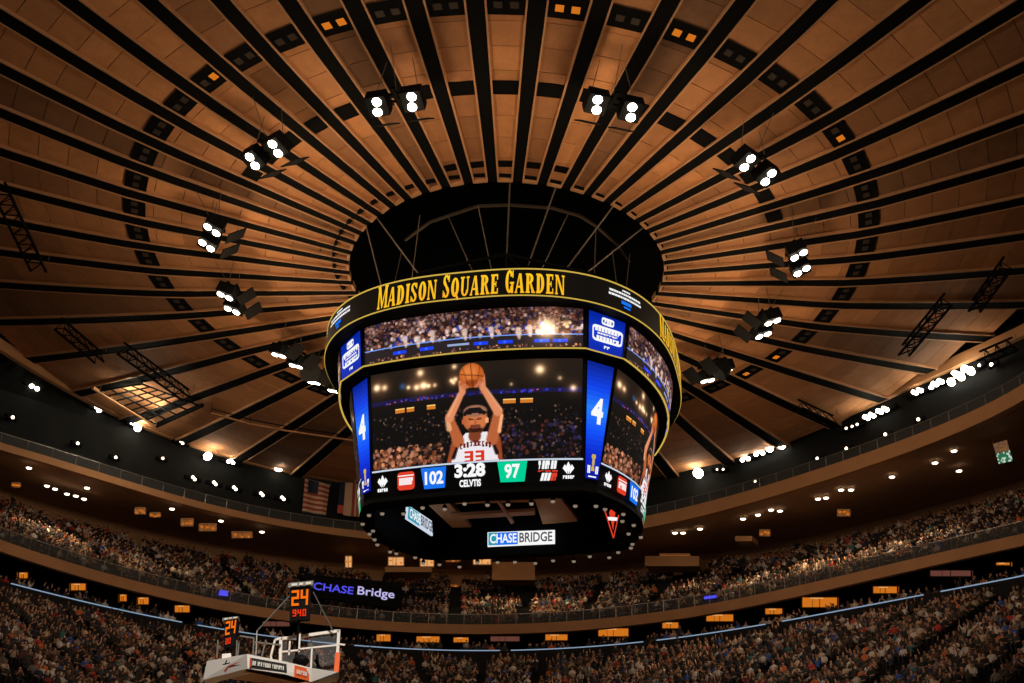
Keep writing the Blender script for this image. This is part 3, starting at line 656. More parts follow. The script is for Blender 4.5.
# inner signs
def innersurf(side, off):
    def f(u, v):  # u 0..1 left-right seen from inside
        p = facept(4, side, 1-2*u, -1.15-off-.05); p[2] = 28.9+v*3; return W(*p)
    return f
def quadf(P):   # P: bl, br, tr, tl
    P = [np.array(p) for p in P]; return lambda u, v: (P[0]*(1-u)+P[1]*u)*(1-v)+(P[3]*(1-u)+P[2]*u)*v
def wp(side, px):   # sight lines to the inner wall plane of a side
    n0 = W(*facept(4, side, -1, -1.25)); n1 = W(*facept(4, side, 1, -1.25)); t = n1-n0; n = np.array([-t[1], t[0], 0]); n[2] = 0
    o = []
    for x, y in px: d = ray(x, y); o.append(CAM+d*(((n0-CAM)@n)/(d@n)))
    return o, n/np.linalg.norm(n)
for side, px, lab in ((2, [(488, 547), (555, 544), (555, 530.5), (488, 533)], 'sign on the far inner wall'), (3, [(405, 519), (431, 536), (430, 521), (406, 505)], 'sign on the left inner wall')):
    P, n = wp(side, px); c = W(0, 0, 30)
    if np.dot(c-P[0], n) < 0: n = -n
    mb = MB(); Q = [p+n*.12 for p in P]; mb.hexa([P[0], P[1], Q[1], Q[0], P[3], P[2], Q[2], Q[3]], M['white' if side == 2 else 'glyph']); sg = part(mb, 'inner_sign', sb, lab)
    f1 = quadf([p+n*.14 for p in P]); f2 = quadf([p+n*.17 for p in P])
    mb = MB(); mb.add([f1(0.015, .05), f1(.455, .05), f1(.455, .95), f1(.015, .95)], [(0, 1, 2, 3)], M['blueled' if side == 2 else 'tealled'])
    if side == 2: mb.add([f2(0.015, .05), f2(.14, .05), f2(.14, .95), f2(.015, .95)], [(0, 1, 2, 3)], M['tealled'])
    part(mb, 'sign_field', sg, 'blue left half')
    f3 = quadf([p+n*.20 for p in P]); mb = MB(); put_text(mb, 'CHASE', M['white'], f3, .04, .16, .44, .84, .03); put_text(mb, 'BRIDGE', M['greyink'], f3, .48, .14, .97, .86, .03); part(mb, 'lettering', sg)
g = [ony(x, y, 1.5) for x, y in ((604, 508), (613.5, 538), (620, 509))]; n = np.array([0, -1., 0]); mb = MB()
mb.bar(g[0], g[1], .045, M['redled']); mb.bar(g[1], g[2], .045, M['redled']); mb.bar(g[0], g[0]+np.array([0, 0, .8]), .02, M['cable']); mb.bar(g[2], g[2]+np.array([0, 0, .8]), .02, M['cable'])
m_ = (g[0]+g[2])/2; mb.add([m_+(g[1]-m_)*.15-(g[2]-g[0])*.2, m_+(g[1]-m_)*.75, m_+(g[1]-m_)*.15+(g[2]-g[0])*.2, m_-(g[1]-m_)*.05], [(0, 1, 2, 3)], M['redled'])
mb.add([m_+(g[1]-m_)*.30-(g[2]-g[0])*.3+n*.03, m_+(g[1]-m_)*.42-(g[2]-g[0])*.3+n*.03, m_+(g[1]-m_)*.42+(g[2]-g[0])*.3+n*.03, m_+(g[1]-m_)*.30+(g[2]-g[0])*.3+n*.03], [(0, 1, 2, 3)], M['white']); part(mb, 'pennant_sign', sb, 'orange outlined pennant sign')
# small lamps hanging under the lower frame
M['bulb'] = mat('pale_bulb', (.4, .33, .26), .4, emit=(1, .8, .6), es=.2)
for i, (side, u, o_) in enumerate([(s_, -.92+.205*k, .3+.35*(k % 2)) for s_ in range(4) for k in range(10)]):
    p = facept(4, side, u, -o_); p[2] = 28.1+.2*rng.random()+tilt(p[1], 4); p[:2] *= 1+rng.uniform(-.03, .02); c = W(*p); mb = MB(); mb.bar(c+np.array([0, 0, .25]), c, .03, M['black']); mb.cone(c, (0, 0, -1), .09, .15, .22, M['black'], 8); mb.cone(c-np.array([0, 0, .2]), (0, 0, -1), .14, .10, .12, M['bulb'], 8); part(mb, 'hanging_lamp', sb)
# steel frame on top
mb = MB()
for i in range(8):
    a, b = 2*PI*i/8+.2, 2*PI*(i+1)/8+.2; p, q = pol(a, 7.6, 43.5), pol(b, 7.6, 43.5)
    mb.bar(W(*p), W(*q), .10, M['black']); mb.bar(W(*p), W(p[0], p[1], 39.2), .07, M['black']); mb.bar(W(*p), W(q[0], q[1], 39.2), .05, M['black']); mb.bar(W(*p), W(0, 0, 43.5), .07, M['black'])
part(mb, 'top_frame', sb)

# ------------------------------------------------------------------ cables and gear in the opening
def cab(a, b, w, lab):
    mb = MB(); mb.bar(a, b, w, M['cable'], 6); tag(mb.build('steel_cable'), lab, 'cable', 'steel cables in the round opening')
cl = [((374, 214), (420, 268)), ((365, 222), (383, 285)), ((510, 183), (506, 262)), ((557, 184), (528, 258)), ((614, 205), (561, 268)), ((645, 226), (580, 270)), ((478, 205), (492, 265)), ((420, 215), (412, 270)), ((402, 250), (393, 282)), ((448, 216), (472, 262)), ((568, 214), (540, 265)), ((596, 230), (594, 272)), ((612, 250), (618, 285)), ((630, 254), (625, 290))]
for i, (a, b) in enumerate(cl):
    A_ = onz(*a, Z0+.4); B_ = onz(b[0], b[1]+8, 43.6)
    B_ = A_+(B_-A_)*1.0
    cab(A_, B_, .05 if i < 6 else .035, '%s steel cable in the black opening, %s from the left among the %s ones' % (('thick', NUM[1+sorted(q[0][0] for q in cl[:6]).index(a[0])], 'thick') if i < 6 else ('thin', NUM[1+sorted(q[0][0] for q in cl[6:]).index(a[0])], 'thin')))
mb = MB(); P = [onz(x, y, 50) for x, y in ((405, 240), (430, 222), (478, 206), (510, 205), (552, 208), (580, 216), (596, 226), (618, 245), (630, 262))]
for a, b in zip(P[:-1], P[1:]): mb.bar(a, b, .11, M['cable'])
tag(mb.build('hoist_beam'), 'faint polygonal grey beam crossing inside the black round opening', 'beam')

# ------------------------------------------------------------------ lamps of the hall, with added ceiling fill
def lamp(kind, name, loc, energy, col, size=.4, target=None, angle=None, blend=.6):
    d = bpy.data.lights.new(name, kind); d.energy = energy; d.color = col
    if kind in ('POINT', 'SPOT'): d.shadow_soft_size = size
    if kind == 'SPOT': d.spot_size = R(angle); d.spot_blend = blend
    o = bpy.data.objects.new(name, d); COL.objects.link(o); o.location = tuple(map(float, loc))
    if target is not None: o.rotation_euler = (Vector(tuple(map(float, target)))-o.location).to_track_quat('-Z', 'Y').to_euler()
    return o
WARM = (1., .80, .58); WARM2 = (1., .62, .34)
FX = [(396, 103, 'upper left of the scoreboard, hanging in front of the ribs'), (613, 107, 'upper right of the scoreboard, hanging in front of the ribs'), (267, 153, 'second from the top on the left side'), (755, 168, 'second from the top on the right side'),
      (213, 235, 'leftmost upper one beside the round opening'), (797, 260, 'rightmost one of the ring'), (232, 300, 'directly below the leftmost one'), (765, 325, 'below the rightmost one'),
      (290, 357, 'low on the left, above a dark round speaker'), (714, 372, 'lowest on the right, with a round shade'), (326, 383, 'half hidden behind the scoreboard edge')]
for i, (x, y, where) in enumerate(FX):
    c = onz(x, y, 44.9); th = math.atan2(c[1], c[0]); rd = np.array([math.cos(th), math.sin(th), 0]); tg = np.array([-rd[1], rd[0], 0]); Zv = np.array([0, 0, 1.])
    o = empty('ceiling_floodlight', c, 'black floodlight cluster, '+where, 'floodlight', 'floodlight clusters around the opening')
    mb = MB(); mb.box(c+Zv*.55, (1.35, .10, .10), M['black'], tg, rd, Zv); mb.box(c+Zv*.55-rd*.5, (1.1, .06, .06), M['black'], tg, rd, Zv); mb.box(c+Zv*.45, (.10, .7, .08), M['black'], tg, rd, Zv)
    for a in (-1.2, -.4, .4, 1.2): mb.bar(c+Zv*.55+tg*a, c+Zv*.2+tg*a+rd*.3, .04, M['black'])
    part(mb, 'bracket', o)
    for a in (-.95, .95):
        mb = MB(); ax = np.array(tg); dn = (-Zv*.8-rd*.6*(-1)); 
        fwd = -Zv*.80+rd*.30; fwd /= np.linalg.norm(fwd); upv = np.cross(ax, fwd); 
        mb.box(c+tg*a+rd*.1-fwd*.1, (.55, .58, .36), M['satin'], ax, upv, fwd); hd = part(mb, 'lamp_housing', o)
        mb = MB(); mb.box(c+tg*a-rd*1.25-Zv*.3, (.58, .62, .03), M['black'], tg, rd*.8-Zv*.6, np.cross(tg, rd*.8-Zv*.6)); part(mb, 'barn_door', hd)
        for q in (-.30, .30):
            mb = MB(); off = (tg*.12 if i % 2 else -tg*.12)*(1 if q > 0 else -1); mb.cone(c+tg*a+rd*(.1+q)+off*.6+upv*q-rd*q+fwd*.27, fwd, .25, .21, .08, M['lens'], 14); part(mb, 'lens', hd, 'bright white lens')
    if i in (8, 9):
        mb = MB(); mb.cone(c+tg*(2.1 if i == 8 else -1.2)*(1 if c[0] < 0 else 1)+Zv*.1-tg*(4.2 if i == 8 else 0), -rd*.3-Zv*.4+tg*.2, .62, .78, .9, M['satin'], 18); part(mb, 'round_shade', o)
    mb = MB()
    for a in (-1.2, 1.2):
        top = c+tg*a; k = cpt(0, 20)[2]; mb.bar(c+Zv*.6+tg*a, np.array([c[0]+tg[0]*a*.6, c[1]+tg[1]*a*.6, 47.8]), .025, M['cable'])
    mb.bar(c+Zv*.6, np.array([c[0]+rd[0]*1.5, c[1]+rd[1]*1.5, 47.9]), .02, M['cable']); part(mb, 'hanger', o)
    lamp('SPOT', 'court_beam', c-Zv*.6, 1500, WARM, .35, (c[0]*.25, c[1]*.25, 0), 75)
    lamp('POINT', 'ceiling_fill', c-Zv*3.6-rd*1.5, 860, (1, .66, .38), .6)  # unseen fill lamp added below each cluster to brighten the ceiling

# lamps on the wall under the ceiling edge
WL = [(9, 369, 4, .34), (22, 378, 3, .26), (35, 386, 3, .24), (98, 408, 2, .28), (140, 416, 2, .30), (136, 425, 2, .34), (201, 419, 1, .36), (182, 442, 2, .16), (208, 456, 1, .40), (231, 461, 3, .2), (223, 449, 1, .18), (279, 467, 1, .44), (287, 443, 2, .15),
      (48, 372, 2, .18), (60, 378, 1, .2), (78, 443, 1, .16), (116, 457, 1, .15), (163, 458, 1, .15), (13, 417, 1, .17),
      (194, 478, 2, .18), (215, 483, 2, .18), (235, 488, 2, .18), (262, 494, 2, .18), (283, 498, 2, .18),
      (698, 473, 1, .48), (745, 458, 3, .24), (759, 452, 3, .26), (772, 445, 4, .38), (869, 416, 4, .24), (882, 410, 4, .24), (917, 391, 4, .22), (936, 383, 5, .24), (960, 374, 5, .36), (973, 368, 1, .16), (979, 365, 1, .14), (991, 364, 1, .18),
      (846, 428, 1, .13), (852, 426, 1, .13), (857, 424, 1, .13), (717, 469, 1, .12), (723, 469, 1, .12), (885, 434, 1, .17), (918, 419, 1, .17), (846, 448, 1, .15), (817, 458, 1, .15), (755, 481, 1, .14)]
BIG = (0, 4, 5, 8, 11, 24, 27, 34, 6)
for i, (x, y, n, r) in enumerate(WL):
    if r < .3: r *= .8
    c = onR(x, y, RW, -.9); th = math.atan2(c[1], c[0]); rd = np.array([math.cos(th), math.sin(th), 0]); tg = np.array([-rd[1], rd[0], 0]); Zv = np.array([0, 0, 1.]); fwd = -rd*.8-Zv*.6
    side = 'left' if x < 512 else 'right'; rel = 'upper row' if y < 470 else 'lower row'
    rank = sorted([q[0] for q in WL if (q[0] < 512) == (x < 512) and q[2] == n]).index(x)+1
    o = empty('wall_floodlight', c, '%s wall lamp with %s lens%s, %s from the left on the %s wall' % ('large' if r > .3 else ('medium' if r > .16 else 'small'), NUM[n], 'es' if n > 1 else '', NUM[rank] if rank < 31 else 'last', side), 'wall lamp', 'wall lamps under the ceiling edge')
    mb = MB(); L = .25+.28*n; mb.box(c+rd*.25, (L, .16, .16), M['black'], tg, rd, Zv); mb.bar(c+rd*.3, c+rd*.85, .05, M['black']); part(mb, 'housing', o)
    for k in range(n):
        q = c+tg*((k-(n-1)/2)*r*1.5)+Zv*((k % 2)-.5)*r*(1.1 if n > 1 else 0)
        mb = MB(); mb.cone(q+rd*.06, fwd, r, r*.85, .12, M['lens' if r > .16 else 'lens2'] if i != 6 else M['lensw'], 12); part(mb, 'lens', o, 'bright lens')
    if i in BIG: lamp('POINT', 'wall_lamp_light', c-rd*1.0-Zv*.2, 120, WARM, .3)

# soffit downlights
SF = [(29, 468), (47, 486), (55, 489), (67, 494), (76, 496), (84, 499), (87, 488), (172, 509), (675, 533), (683, 533), (700, 529), (743, 519), (758, 515), (771, 510), (780, 511), (818, 499), (826, 498), (841, 490), (851, 490), (892, 477), (935, 463), (954, 451), (959, 471), (262, 532), (221, 521)]
for i, (x, y) in enumerate(SF):
    c = onz(x, y, ZB-1.02); o_side = 'left' if x < 512 else 'right'; rank = sorted(q[0] for q in SF if (q[0] < 512) == (x < 512)).index(x)+1
    mb = MB(); mb.cone(c+np.array([0, 0, .12]), (0, 0, -1), .17, .2, .14, M['black'], 10); mb.cone(c, (0, 0, -1), .24, .20, .05, M['lens2'], 10); tag(mb.build('soffit_downlight', origin=tuple(c)), 'small round downlight in the soffit, %s from the left on the %s side' % (NUM[rank], o_side), 'downlight', 'soffit downlights')
for x, y, e in ((35, 480, 2500), (60, 490, 5000), (690, 531, 2500), (764, 513, 4000), (800, 503, 6000), (860, 488, 8000), (915, 474, 6000), (540, 548, 5000), (172, 509, 2000), (600, 545, 2500), (480, 550, 2000)):
    c = onz(x, y, ZB-1.4); th = math.atan2(c[1], c[0]); lamp('SPOT', 'downlight_beam', c, e*.75, (1., .66, .34), .2, c+np.array([-math.cos(th)*2, -math.sin(th)*2, -6]), 95)

M['amber2'] = mat('bright_room_pane', (.2, .1, .04), .5, emit=(1., .48, .17), es=.75); M['pinkpane'] = mat('pink_canopy', (.35, .2, .18), .7, emit=(.4, .14, .10), es=.3); 
# lit rooms (suites and rooms behind the upper tier)
def room(i, x0, y0, x1, y1, fR, off, name_n, m='amber', depth=.25):
    a, b, c_, d_ = [onR(x, y, fR, off) for x, y in ((x0, y1), (x1, y1), (x1, y0), (x0, y0))]
    th = math.atan2(*((a+b)/2)[[1, 0]]); rd = np.array([math.cos(th), math.sin(th), 0])
    mb = MB(); mb.hexa([a, b, b+rd*.1, a+rd*.1, d_, c_, c_+rd*.1, d_+rd*.1], M[m])
    for p, q in ((a, b), (b, c_), (c_, d_), (d_, a)): mb.bar(p-rd*.04, q-rd*.04, .07, M['soffit'])
    mb.bar((a+b)/2-rd*.03, (c_+d_)/2-rd*.03, .03, M['black']); mb.bar(a*.7+b*.3-rd*.03, d_*.7+c_*.3-rd*.03, .02, M['black'])
    if m == 'amber': l0 = d_*.75+c_*.25-rd*.06; mb.bar(l0-np.array([0, 0, .12]), d_*.4+c_*.6-rd*.06-np.array([0, 0, .12]), .05, M['amber2'])
    structure(mb, 'window_%d' % name_n, 'glowing amber room behind the stands')
M['amberlow'] = mat('dim_room_pane', (.3, .15, .06), .6, emit=(1., .30, .04), es=.14)
RS = [(18, 572, 28, 579), (70, 583, 86, 591), (119, 594, 127, 602), (137, 597, 149, 605), (174, 605, 190, 613), (376, 634, 391, 642), (416, 636, 440, 643), (453, 637, 469, 643), (545, 634, 568, 641), (598, 628, 629, 637), (662, 622, 679, 629), (706, 614, 734, 622), (765, 608, 783, 615), (802, 597, 838, 608), (873, 586, 898, 594), (996, 562, 1011, 566)]
n_ = 1
for q in RS: room(n_, *q, R_low, 4.3, n_, 'amber'); n_ += 1
for q in ((262, 621, 290, 627), (490, 636, 520, 642), (930, 570, 972, 577)): room(n_, *q, R_low, 4.3, n_, 'pinkpane'); n_ += 1
RU = [(135, 508, 145, 514), (150, 513, 160, 517), (181, 519, 193, 526), (199, 524, 216, 531), (232, 532, 252, 538), (12, 483, 20, 487), (345, 556, 352, 568), (388, 557, 404, 566), (420, 553, 434, 567), (446, 556, 460, 562), (473, 556, 491, 565), (438, 584, 459, 589), (760, 530, 770, 536), (838, 510, 850, 516), (660, 554, 690, 561)]
for i, q in enumerate(RU):
    pz = onz((q[0]+q[2])/2, q[3], 41.75); of = min(math.hypot(pz[0], pz[1])-R_low(math.atan2(pz[1], pz[0])), 15.6)
    for k in range(3):
        pk = onR(q[0]+(q[2]-q[0])*(k+.5)/3, q[1]+(q[3]-q[1])*rng.uniform(.2, .8), R_low, of-.15); mb = MB(); mb.cone(pk, (0, 0, -1), .13, .10, .08, M['amber'], 8); tag(mb.build('room_lamp', origin=tuple(pk)), 'small amber lamp of a room behind the upper tier, %s half, group %s' % ('left' if q[0] < 512 else 'right', NUM[i+1]), 'lamp', 'amber room lamps')
    room(n_, *q, R_low, of, n_, 'amber2' if i in (6, 7, 8, 10) else 'amberlow'); n_ += 1

# tan press boxes under the bridge
BOXES = []
def pbox(x0, y0, x1, y1, z, dep, nm):
    pz = onz((x0+x1)/2, y1, z); of = math.hypot(pz[0], pz[1])-R_low(math.atan2(pz[1], pz[0])); a, b, c_, d_ = [onR(x, y, R_low, of) for x, y in ((x0, y1), (x1, y1), (x1, y0), (x0, y0))]
    th = math.atan2(*((a+b)/2)[[1, 0]]); rd = np.array([math.cos(th), math.sin(th), 0])*dep; BOXES.append((th, abs(math.atan2(a[1], a[0])-math.atan2(b[1], b[0]))/2, math.hypot(*((a+b)/2)[:2]), dep)); mb = MB(); mb.hexa([a, b, b+rd, a+rd, d_, c_, c_+rd, d_+rd], M['fascia']); structure(mb, 'wall_'+nm, 'tan press box wall under the bridge')
pbox(492, 562, 535, 580, 40.9, 2, 'press_middle'); pbox(645, 556, 699, 566, 41.2, 2, 'press_right'); pbox(385, 567, 432, 572, 41.0, 2, 'press_left'); pbox(735, 536, 752, 541, 41.6, 1.5, 'press_far_right')
# railings
def railing(fR, off, z, a0, a1, n, h, lab):
    o = empty('railing', pol(R(90), fR(R(90))+off, z), lab, 'railing'); tt = np.radians(np.linspace(a0, a1, 90))
    mb = MB(); mb.sweep([[pol(t, fR(t)+off-.03, z+h-.05), pol(t, fR(t)+off+.03, z+h-.05), pol(t, fR(t)+off+.03, z+h), pol(t, fR(t)+off-.03, z+h)] for t in tt], M['steel']); part(mb, 'handrail', o)
    mb = MB(); mb.sweep([[pol(t, fR(t)+off-.01, z+.02), pol(t, fR(t)+off+.01, z+.02), pol(t, fR(t)+off+.01, z+h-.06), pol(t, fR(t)+off-.01, z+h-.06)] for t in tt], M['rglass']); part(mb, 'glass', o)
    for t in np.radians(np.linspace(a0, a1, n)):
        mb = MB(); p = pol(t, fR(t)+off, z); mb.bar(p, p+np.array([0, 0, h]), .035, M['steel']); part(mb, 'post', o)
railing(R_low, .15, ZL, -5, 185, 84, .95, 'glass railing with pale posts along the front of the upper tier')
railing(R_bridge, .15, ZB, 0, 180, 70, .9, 'glass railing along the upper bridge under the wall lamps')

# hanging lattice trusses
def truss(a, b, zz, w, lab, h=.9):
    A_, B_ = onz(*a, zz), onz(*b, zz); d = B_-A_; L = np.linalg.norm(d); d /= L; sd = np.array([-d[1], d[0], 0])*w; Zv = np.array([0, 0, h]); mb = MB()
    for q in (A_*0, sd, Zv+sd*.5): mb.bar(A_+q, B_+q, .09, M['black'])
    n = max(3, int(L/1.1))
    for i in range(n):
        p = A_+d*L*i/n; q = A_+d*L*(i+1)/n; mb.bar(p, q+sd, .045, M['black']); mb.bar(p, (p+q)/2+Zv+sd*.5, .045, M['black']); mb.bar((p+q)/2+Zv+sd*.5, q, .045, M['black']); mb.bar(p, p+sd, .045, M['black']); mb.bar(p+sd, (p+q)/2+Zv+sd*.5, .045, M['black'])
    mb.bar(A_+Zv, A_+np.array([0, 0, 1.3]), .03, M['cable']); mb.bar(B_+Zv, B_+np.array([0, 0, 1.3]), .03, M['cable'])
    tag(mb.build('lattice_truss', origin=tuple(A_)), lab, 'truss', 'black lattice trusses under the ceiling')
truss((10, 195), (46, 272), 46.8, 1.0, 'black lattice truss at the far left, below the ceiling ribs')
truss((64, 328), (104, 362), 47.6, .8, 'black lattice truss at the left, above the lit ceiling grid')
truss((127, 352), (192, 399), 47.4, .9, 'black lattice truss right beside the lit ceiling grid')
truss((1012, 269), (980, 312), 47.4, .8, 'black lattice truss at the far right edge, below the ribs')
truss((952, 305), (909, 356), 47.6, .8, 'black lattice truss at the right, above the wall lamps')
truss((803, 408), (838, 424), 47.8, .8, 'short black truss at the lower right end of a rib')
truss((1018, 350), (985, 364), 47.6, .9, 'dark truss at the right edge beside small lamps')
mb = MB(); g = lambda u, v: (onz(100, 391, 48.6)*(1-u)+onz(155, 424, 48.6)*u)*(1-v)+(onz(142, 384, 48.6)*(1-u)+onz(198, 405, 48.6)*u)*v
for k in range(8): mb.bar(g(k/7, 0), g(k/7, 1), .07, M['black'])
for k in range(5): mb.bar(g(0, k/4), g(1, k/4), .07, M['black'])
mb.bar(g(-.1, -.03), g(1.05, -.03), .16, M['tan']); mb.bar(g(1.05, -.03), g(1.05, 1.05), .18, M['black'])
for u in (0, 1):
    for v in (0, 1): mb.bar(g(u, v), g(u, v)+np.array([0, 0, .7]), .03, M['cable'])
tag(mb.build('lighting_grid', origin=tuple(g(0, 0))), 'black grid frame under brightly lit cream ceiling at the left', 'lighting grid')
for u in (.25, .75): lamp('POINT', 'grid_light', g(u, .4)-np.array([0, 0, .5]), 420, (1, .85, .62), .3)
mb = MB(); P = [onz(x, y, 47.8) for x, y in ((211, 413), (250, 424), (288, 431), (356, 441))]
for a, b in zip(P[:-1], P[1:]): mb.bar(a, b, .09, M['tan']); mb.bar(a+np.array([0, 0, .4]), b+np.array([0, 0, .4]), .05, M['black'])
for p in P: mb.bar(p, p+np.array([0, 0, .9]), .03, M['black'])
tag(mb.build('pipe_batten', origin=tuple(P[0])), 'tan lighting pipe hanging left of the scoreboard', 'pipe')

# ------------------------------------------------------------------ flags and boards
def cloth(px, off, fR, name, label, cat):
    P = [onR(x, y, fR, off) for x, y in px]; o = empty(name, (P[2]+P[3])/2, label, cat); return P, o
def strips(o, f, items, name='cloth'):
    mb = MB()
    for (u0, v0, u1, v1, m) in items:
        n = 6
        for k in range(n):
            a, b = u0+(u1-u0)*k/n, u0+(u1-u0)*(k+1)/n; mb.add([f(a, v0), f(b, v0), f(b, v1), f(a, v1)], [(0, 1, 2, 3)], M[m])
    q = part(mb, name, o); md = q.modifiers.new('thick', 'SOLIDIFY'); md.thickness = .03; return q
P, o = cloth([(302, 513), (325.5, 517), (330, 485), (305, 479)], -1.3, RW, 'hanging_flag', 'hanging flag with red and cream stripes and a dark corner, left of scoreboard', 'flag')
def wav(P, k=.08): 
    f0 = quadf(P); nn = np.cross(P[1]-P[0], P[3]-P[0]); nn /= np.linalg.norm(nn); return lambda u, v: f0(u, v)+nn*k*math.sin(u*9+v*2)
f = wav(P); it = []
for i in range(13):
    v0, v1 = 1-(i+1)*.072, 1-i*.072; m = 'stripe_r' if i % 2 else 'stripe_w'
    if i < 5: it += [(0, v0, .14, v1, m), (.56, v0, 1, v1, m)]
    else: it.append((0, v0, 1, v1, m))
it += [(.14, .64, .56, 1, 'navy'), (0, 0, 1, .06, 'navy')]
strips(o, f, it); mb = MB(); mb.bar(f(-.05, 1.01), f(1.05, 1.01), .05, M['steel']); mb.bar(f(0, 1.01), f(0, 1.01)+np.array([0, 0, 1.2]), .02, M['cable']); mb.bar(f(1, 1.01), f(1, 1.01)+np.array([0, 0, 1.2]), .02, M['cable']); part(mb, 'top_rod', o)
P, o = cloth([(337, 515), (361, 518), (362, 484), (340, 482)], -1.3, RW, 'hanging_flag', 'second hanging flag with vertical cream and red stripes, beside scoreboard', 'flag')
f = wav(P, .05); strips(o, f, [(.0, .30, .25, 1, 'navy'), (0, .06, .25, .30, 'redp'), (.25, .02, .58, 1, 'stripe_w'), (.58, .02, .70, 1, 'stripe_r'), (.70, .02, .78, 1, 'stripe_w'), (.78, .02, .86, 1, 'stripe_r'), (.86, .02, .93, 1, 'stripe_w'), (.93, .02, 1, 1, 'stripe_r')])
mb = MB(); mb.bar(f(-.05, 1.01), f(1.05, 1.01), .05, M['steel']); part(mb, 'top_rod', o)

P, o = cloth([(305, 596), (402, 609), (402, 583), (305, 574)], 1.6, R_low, 'led_board', 'long dark LED board with violet and lilac lettering behind the shot clock', 'LED board')
P = [np.array(p) for p in P]; n = np.cross(P[1]-P[0], P[3]-P[0]); n /= np.linalg.norm(n); n = n if n@(CAM-P[0]) > 0 else -n
mb = MB(); Q = [p-n*.3 for p in P]; mb.hexa([P[0], P[1], Q[1], Q[0], P[3], P[2], Q[2], Q[3]], M['satin']); part(mb, 'cabinet', o)
f = quadf([p+n*.05 for p in P])
def q2(px): Pp = [CAM+ray(x, y)*(((P[0]+n*.06-CAM)@n)/(ray(x, y)@n)) for x, y in px]; return quadf(Pp)
mb = MB(); put_text(mb, 'CHASE', M['purple'], q2([(313, 589.5), (353, 594.5), (354, 587), (314, 582)]), 0, 0, 1, 1, .02); part(mb, 'lettering', o, 'violet lettering')
mb = MB(); put_text(mb, 'Bridge', M['lilac'], q2([(357, 597), (394, 601), (395, 590.5), (358, 586)]), 0, 0, 1, 1, .02); part(mb, 'lettering', o, 'lilac lettering')
mb = MB()
for u in (.15, .85): mb.bar(f(u, 0)-n*.15, f(u, 0)-n*.15-np.array([0, 0, 1.2]), .07, M['black'])
part(mb, 'post', o)
for (px, lab, m, off) in (([(219, 595), (228, 596), (228, 591), (220, 590)], 'small blue LED sign on the left upper railing', 'purple', -.1), ([(704, 599), (716, 597.5), (716, 595), (704, 596.5)], 'small blue LED sign on the right upper railing', 'purple', -.1)):
    Pq = [onR(x, y, R_low, off) for x, y in px]; mb = MB(); th = math.atan2(Pq[0][1], Pq[0][0]); rd = np.array([math.cos(th), math.sin(th), 0]); Q = [p+rd*.1 for p in Pq]
    mb.hexa([Pq[0], Pq[1], Q[1], Q[0], Pq[3], Pq[2], Q[2], Q[3]], M[m]); tag(mb.build('led_sign', origin=tuple(Pq[0])), lab, 'LED sign')
# video panel at the right
vt = onz(999, 441, ZB-1.3); vo = math.hypot(vt[0], vt[1])-R_low(math.atan2(vt[1], vt[0])); Pq = [onR(x, y, R_low, vo) for x, y in ((999, 464), (1013, 461), (1007, 440), (993, 444))]; o = empty('video_panel', Pq[0], 'small tilted video screen hanging under the soffit at the right edge', 'screen')
n = np.cross(Pq[1]-Pq[0], Pq[3]-Pq[0]); n /= np.linalg.norm(n); n = n if n@(CAM-Pq[0]) > 0 else -n
mb = MB(); Q = [p-n*.15 for p in Pq]; mb.hexa([Pq[0], Pq[1], Q[1], Q[0], Pq[3], Pq[2], Q[2], Q[3]], M['satin']); mb.bar(Pq[3], Pq[3]+np.array([0, 0, 1]), .03, M['cable']); part(mb, 'frame', o)
f = quadf([p+n*.03 for p in Pq]); mb = MB()
for i in range(10):
    for j in range(12):
        t = rng.random(); c = (.10+.1*t, .05+.04*t, .03) if j > 5 else ((.02, .10+.1*t, .06) if t < .7 else (.5, .6, .5)); mb.add([f(i/10, j/12), f((i+1)/10, j/12), f((i+1)/10, (j+1)/12), f(i/10, (j+1)/12)], [(0, 1, 2, 3)], M['screen'], c)
part(mb, 'picture', o)

# ------------------------------------------------------------------ basket
def B(x, y, Y): return ony(x, y, Y)
YB = -39.0
base = B(300, 683, -37.5); base[2] = 0
bk = empty('basketball_hoop', base, 'basketball backboard unit with white padded arm at the lower left', 'basketball hoop')
def bars(lst, w, m, Y, name, lab=None, root=None):
    mb = MB()
    for a, b in lst: mb.bar(B(*a, Y), B(*b, Y), w, M[m])
    return part(mb, name, root or bk, lab)
bars([((281, 639), (339, 631)), ((339, 630), (336.5, 674)), ((337, 673), (283, 676)), ((281, 638), (280, 676))], .055, 'pad', YB, 'backboard_frame', 'white metal frame')
mb = MB(); mb.add([B(281, 639, YB), B(339, 631, YB), B(337, 673, YB), B(280, 676, YB)], [(0, 1, 2, 3)], M['glass']); part(mb, 'backboard_glass', bk)
bars([((300, 649), (338, 645)), ((312, 648), (311, 668)), ((290, 641), (289, 655)), ((300, 634), (299, 652)), ((281, 652), (300, 650)), ((338, 644), (345, 645))], .03, 'pad', YB-.4, 'support_bar')
bars([((275, 640), (271, 656)), ((271, 656), (273, 668)), ((275, 640), (281, 638))], .035, 'pad', YB-.2, 'support_bar')
bars([((338, 653), (336.5, 672))], .09, 'orange', YB-.25, 'edge_pad', 'orange edge pad')
